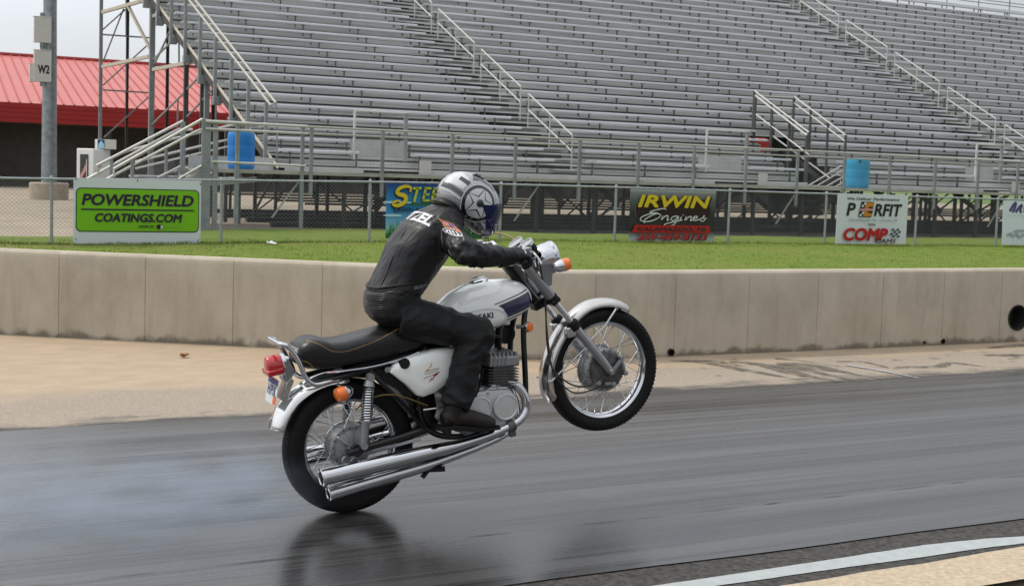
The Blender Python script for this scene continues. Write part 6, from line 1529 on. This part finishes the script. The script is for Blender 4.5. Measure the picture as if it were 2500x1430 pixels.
for s_ in (-1, 1):
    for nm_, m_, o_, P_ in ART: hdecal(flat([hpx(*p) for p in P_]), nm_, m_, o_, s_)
    hdecal(stroke([hpx(1072, 494), hpx(1092, 505), hpx(1120, 519), hpx(1150, 538)], .016), 'neck_roll', MT['rubberblk'], .003, s_)
    # star roundel
    n5 = []
    for k in range(10):
        a = R(100+36*k); r = .074 if k % 2 == 0 else .030; n5.append((r*math.cos(a), r*math.sin(a)))
    n5b = []
    for k in range(10):
        a = R(100+36*k); r = .086 if k % 2 == 0 else .037; n5b.append((r*math.cos(a), r*math.sin(a)))
    hdecal(ringflat(ellipse2(0, 0, .0945, .0945, 48), ellipse2(0, 0, .090, .090, 48)), 'emblem_ring', MT['shellwhite'], .0034, s_)
    hdecal(ringflat(ellipse2(0, 0, .0902, .0902, 48), ellipse2(0, 0, .074, .074, 48)), 'emblem_ring', MT['gloss'], .0036, s_)
    hdecal(flat(ellipse2(0, 0, .0742, .0742, 48)), 'emblem_disc', MT['lite'], .0034, s_)
    def star(P_): q = MB(); q.add([(0, 0, 0)]+[(p[0], 0, p[1]) for p in P_], [(0, 1+k, 1+(k+1) % 10) for k in range(10)]); return q
    hdecal(star([(x*min(1, .080/max(1e-6, math.hypot(x, z))), z*min(1, .080/max(1e-6, math.hypot(x, z)))) for x, z in n5b]), 'emblem_star', MT['gloss'], .0044, s_)
    hdecal(star(n5), 'emblem_star', MT['shellwhite'], .0054, s_)
    q = MB(); q.lathe([(0, .010), (.016, .009), (.0205, .004), (.0205, -.004)], hpt(.001, .001, s_, .003), (0, s_, 0), 24); pb_(q, 'visor_pivot', MT['gloss'], helmet)
    q = MB(); V = []; n_, k_ = 26, 16
    for i in range(n_+1):
        t = i/n_; al = R(lerp(-33, 34, t))
        for j in range(k_+1):
            r = lerp(.06, 1.0, j/k_); w = lerp(.45, 1, min(1, r*1.6)); a2 = R(5)+(al-R(5))*w*(1.0+.0*r); V.append(hsurf(a2, r, s_, .0075))
    q.add(V, [(i*(k_+1)+j, i*(k_+1)+j+1, (i+1)*(k_+1)+j+1, (i+1)*(k_+1)+j) for i in range(n_) for j in range(k_)]); pb_(q, 'visor', MT['visor'], helmet, fix=False, ang=80)
q = MB(); c0 = hsurf(R(112), 1, -1, .0); q.add([hsurf(R(a), r, s_, o_) for o_ in (.002, .009) for a, r, s_ in ((100, .90, -1), (126, .90, -1), (126, .90, 1), (100, .90, 1))], [(0, 1, 2, 3), (4, 5, 6, 7), (0, 1, 5, 4), (1, 2, 6, 5), (2, 3, 7, 6), (3, 0, 4, 7)]); pb_(q, 'top_vent', MT['shelldark'], helmet, bevel=.003)
q = MB(); q.add([hsurf(R(a), r, s_, o_) for o_ in (.006, .0105) for a, r, s_ in ((106, .94, -1), (121, .94, -1), (121, .94, 1), (106, .94, 1))], [(0, 1, 2, 3), (4, 5, 6, 7), (0, 1, 5, 4), (1, 2, 6, 5), (2, 3, 7, 6), (3, 0, 4, 7)]); pb_(q, 'top_vent', MT['lite'], helmet)
# ---------------------------------------------------------------- thin blue tyre smoke drifting behind the rear wheel
m = bpy.data.materials.new('blue_smoke'); m.use_nodes = True; t = m.node_tree; t.nodes.clear()
o = nn(t, 'ShaderNodeOutputMaterial'); v = nn(t, 'ShaderNodeVolumePrincipled'); t.links.new(v.outputs[0], o.inputs['Volume'])
v.inputs['Color'].default_value = (.68, .81, 1, 1); v.inputs['Anisotropy'].default_value = .2
tc = nn(t, 'ShaderNodeTexCoord'); mp = nn(t, 'ShaderNodeMapping'); mp.inputs['Scale'].default_value = (1.0, 2.4, 3.0)
t.links.new(tc.outputs['Object'], mp.inputs[0]); z = nn(t, 'ShaderNodeTexNoise'); z.inputs['Scale'].default_value = 2.2; z.inputs['Detail'].default_value = 5
t.links.new(mp.outputs[0], z.inputs[0])
a = nn(t, 'ShaderNodeMapRange'); a.inputs[1].default_value = .42; a.inputs[2].default_value = .72; a.inputs[3].default_value = 0; a.inputs[4].default_value = 2.8; t.links.new(z.outputs[0], a.inputs[0])
sp = nn(t, 'ShaderNodeSeparateXYZ'); t.links.new(tc.outputs['Object'], sp.inputs[0])
def fade(sock, a0, a1, b0, b1):
    q = nn(t, 'ShaderNodeMapRange', interpolation_type='SMOOTHSTEP')
    for i, x in enumerate((a0, a1, b0, b1)): q.inputs[i+1].default_value = x
    t.links.new(sock, q.inputs[0]); return q.outputs[0]
cur = a.outputs[0]
for s_ in (fade(sp.outputs['Z'], .0, .36, 1, 0), fade(sp.outputs['Y'], -.55, -.1, 0, 1), fade(sp.outputs['Y'], .5, 1.3, 1, 0), fade(sp.outputs['X'], -.12, -.34, 0, 1), fade(sp.outputs['X'], -1.9, -.9, .55, 1)):
    q = nn(t, 'ShaderNodeMath', operation='MULTIPLY'); t.links.new(cur, q.inputs[0]); t.links.new(s_, q.inputs[1]); cur = q.outputs[0]
t.links.new(cur, v.inputs['Density'])
b = MB(); b.box(-3.2, -.11, -.6, 1.3, .006, .45); sm = b.build('tyre_smoke', m, smooth=False); struct(sm, 'stuff')
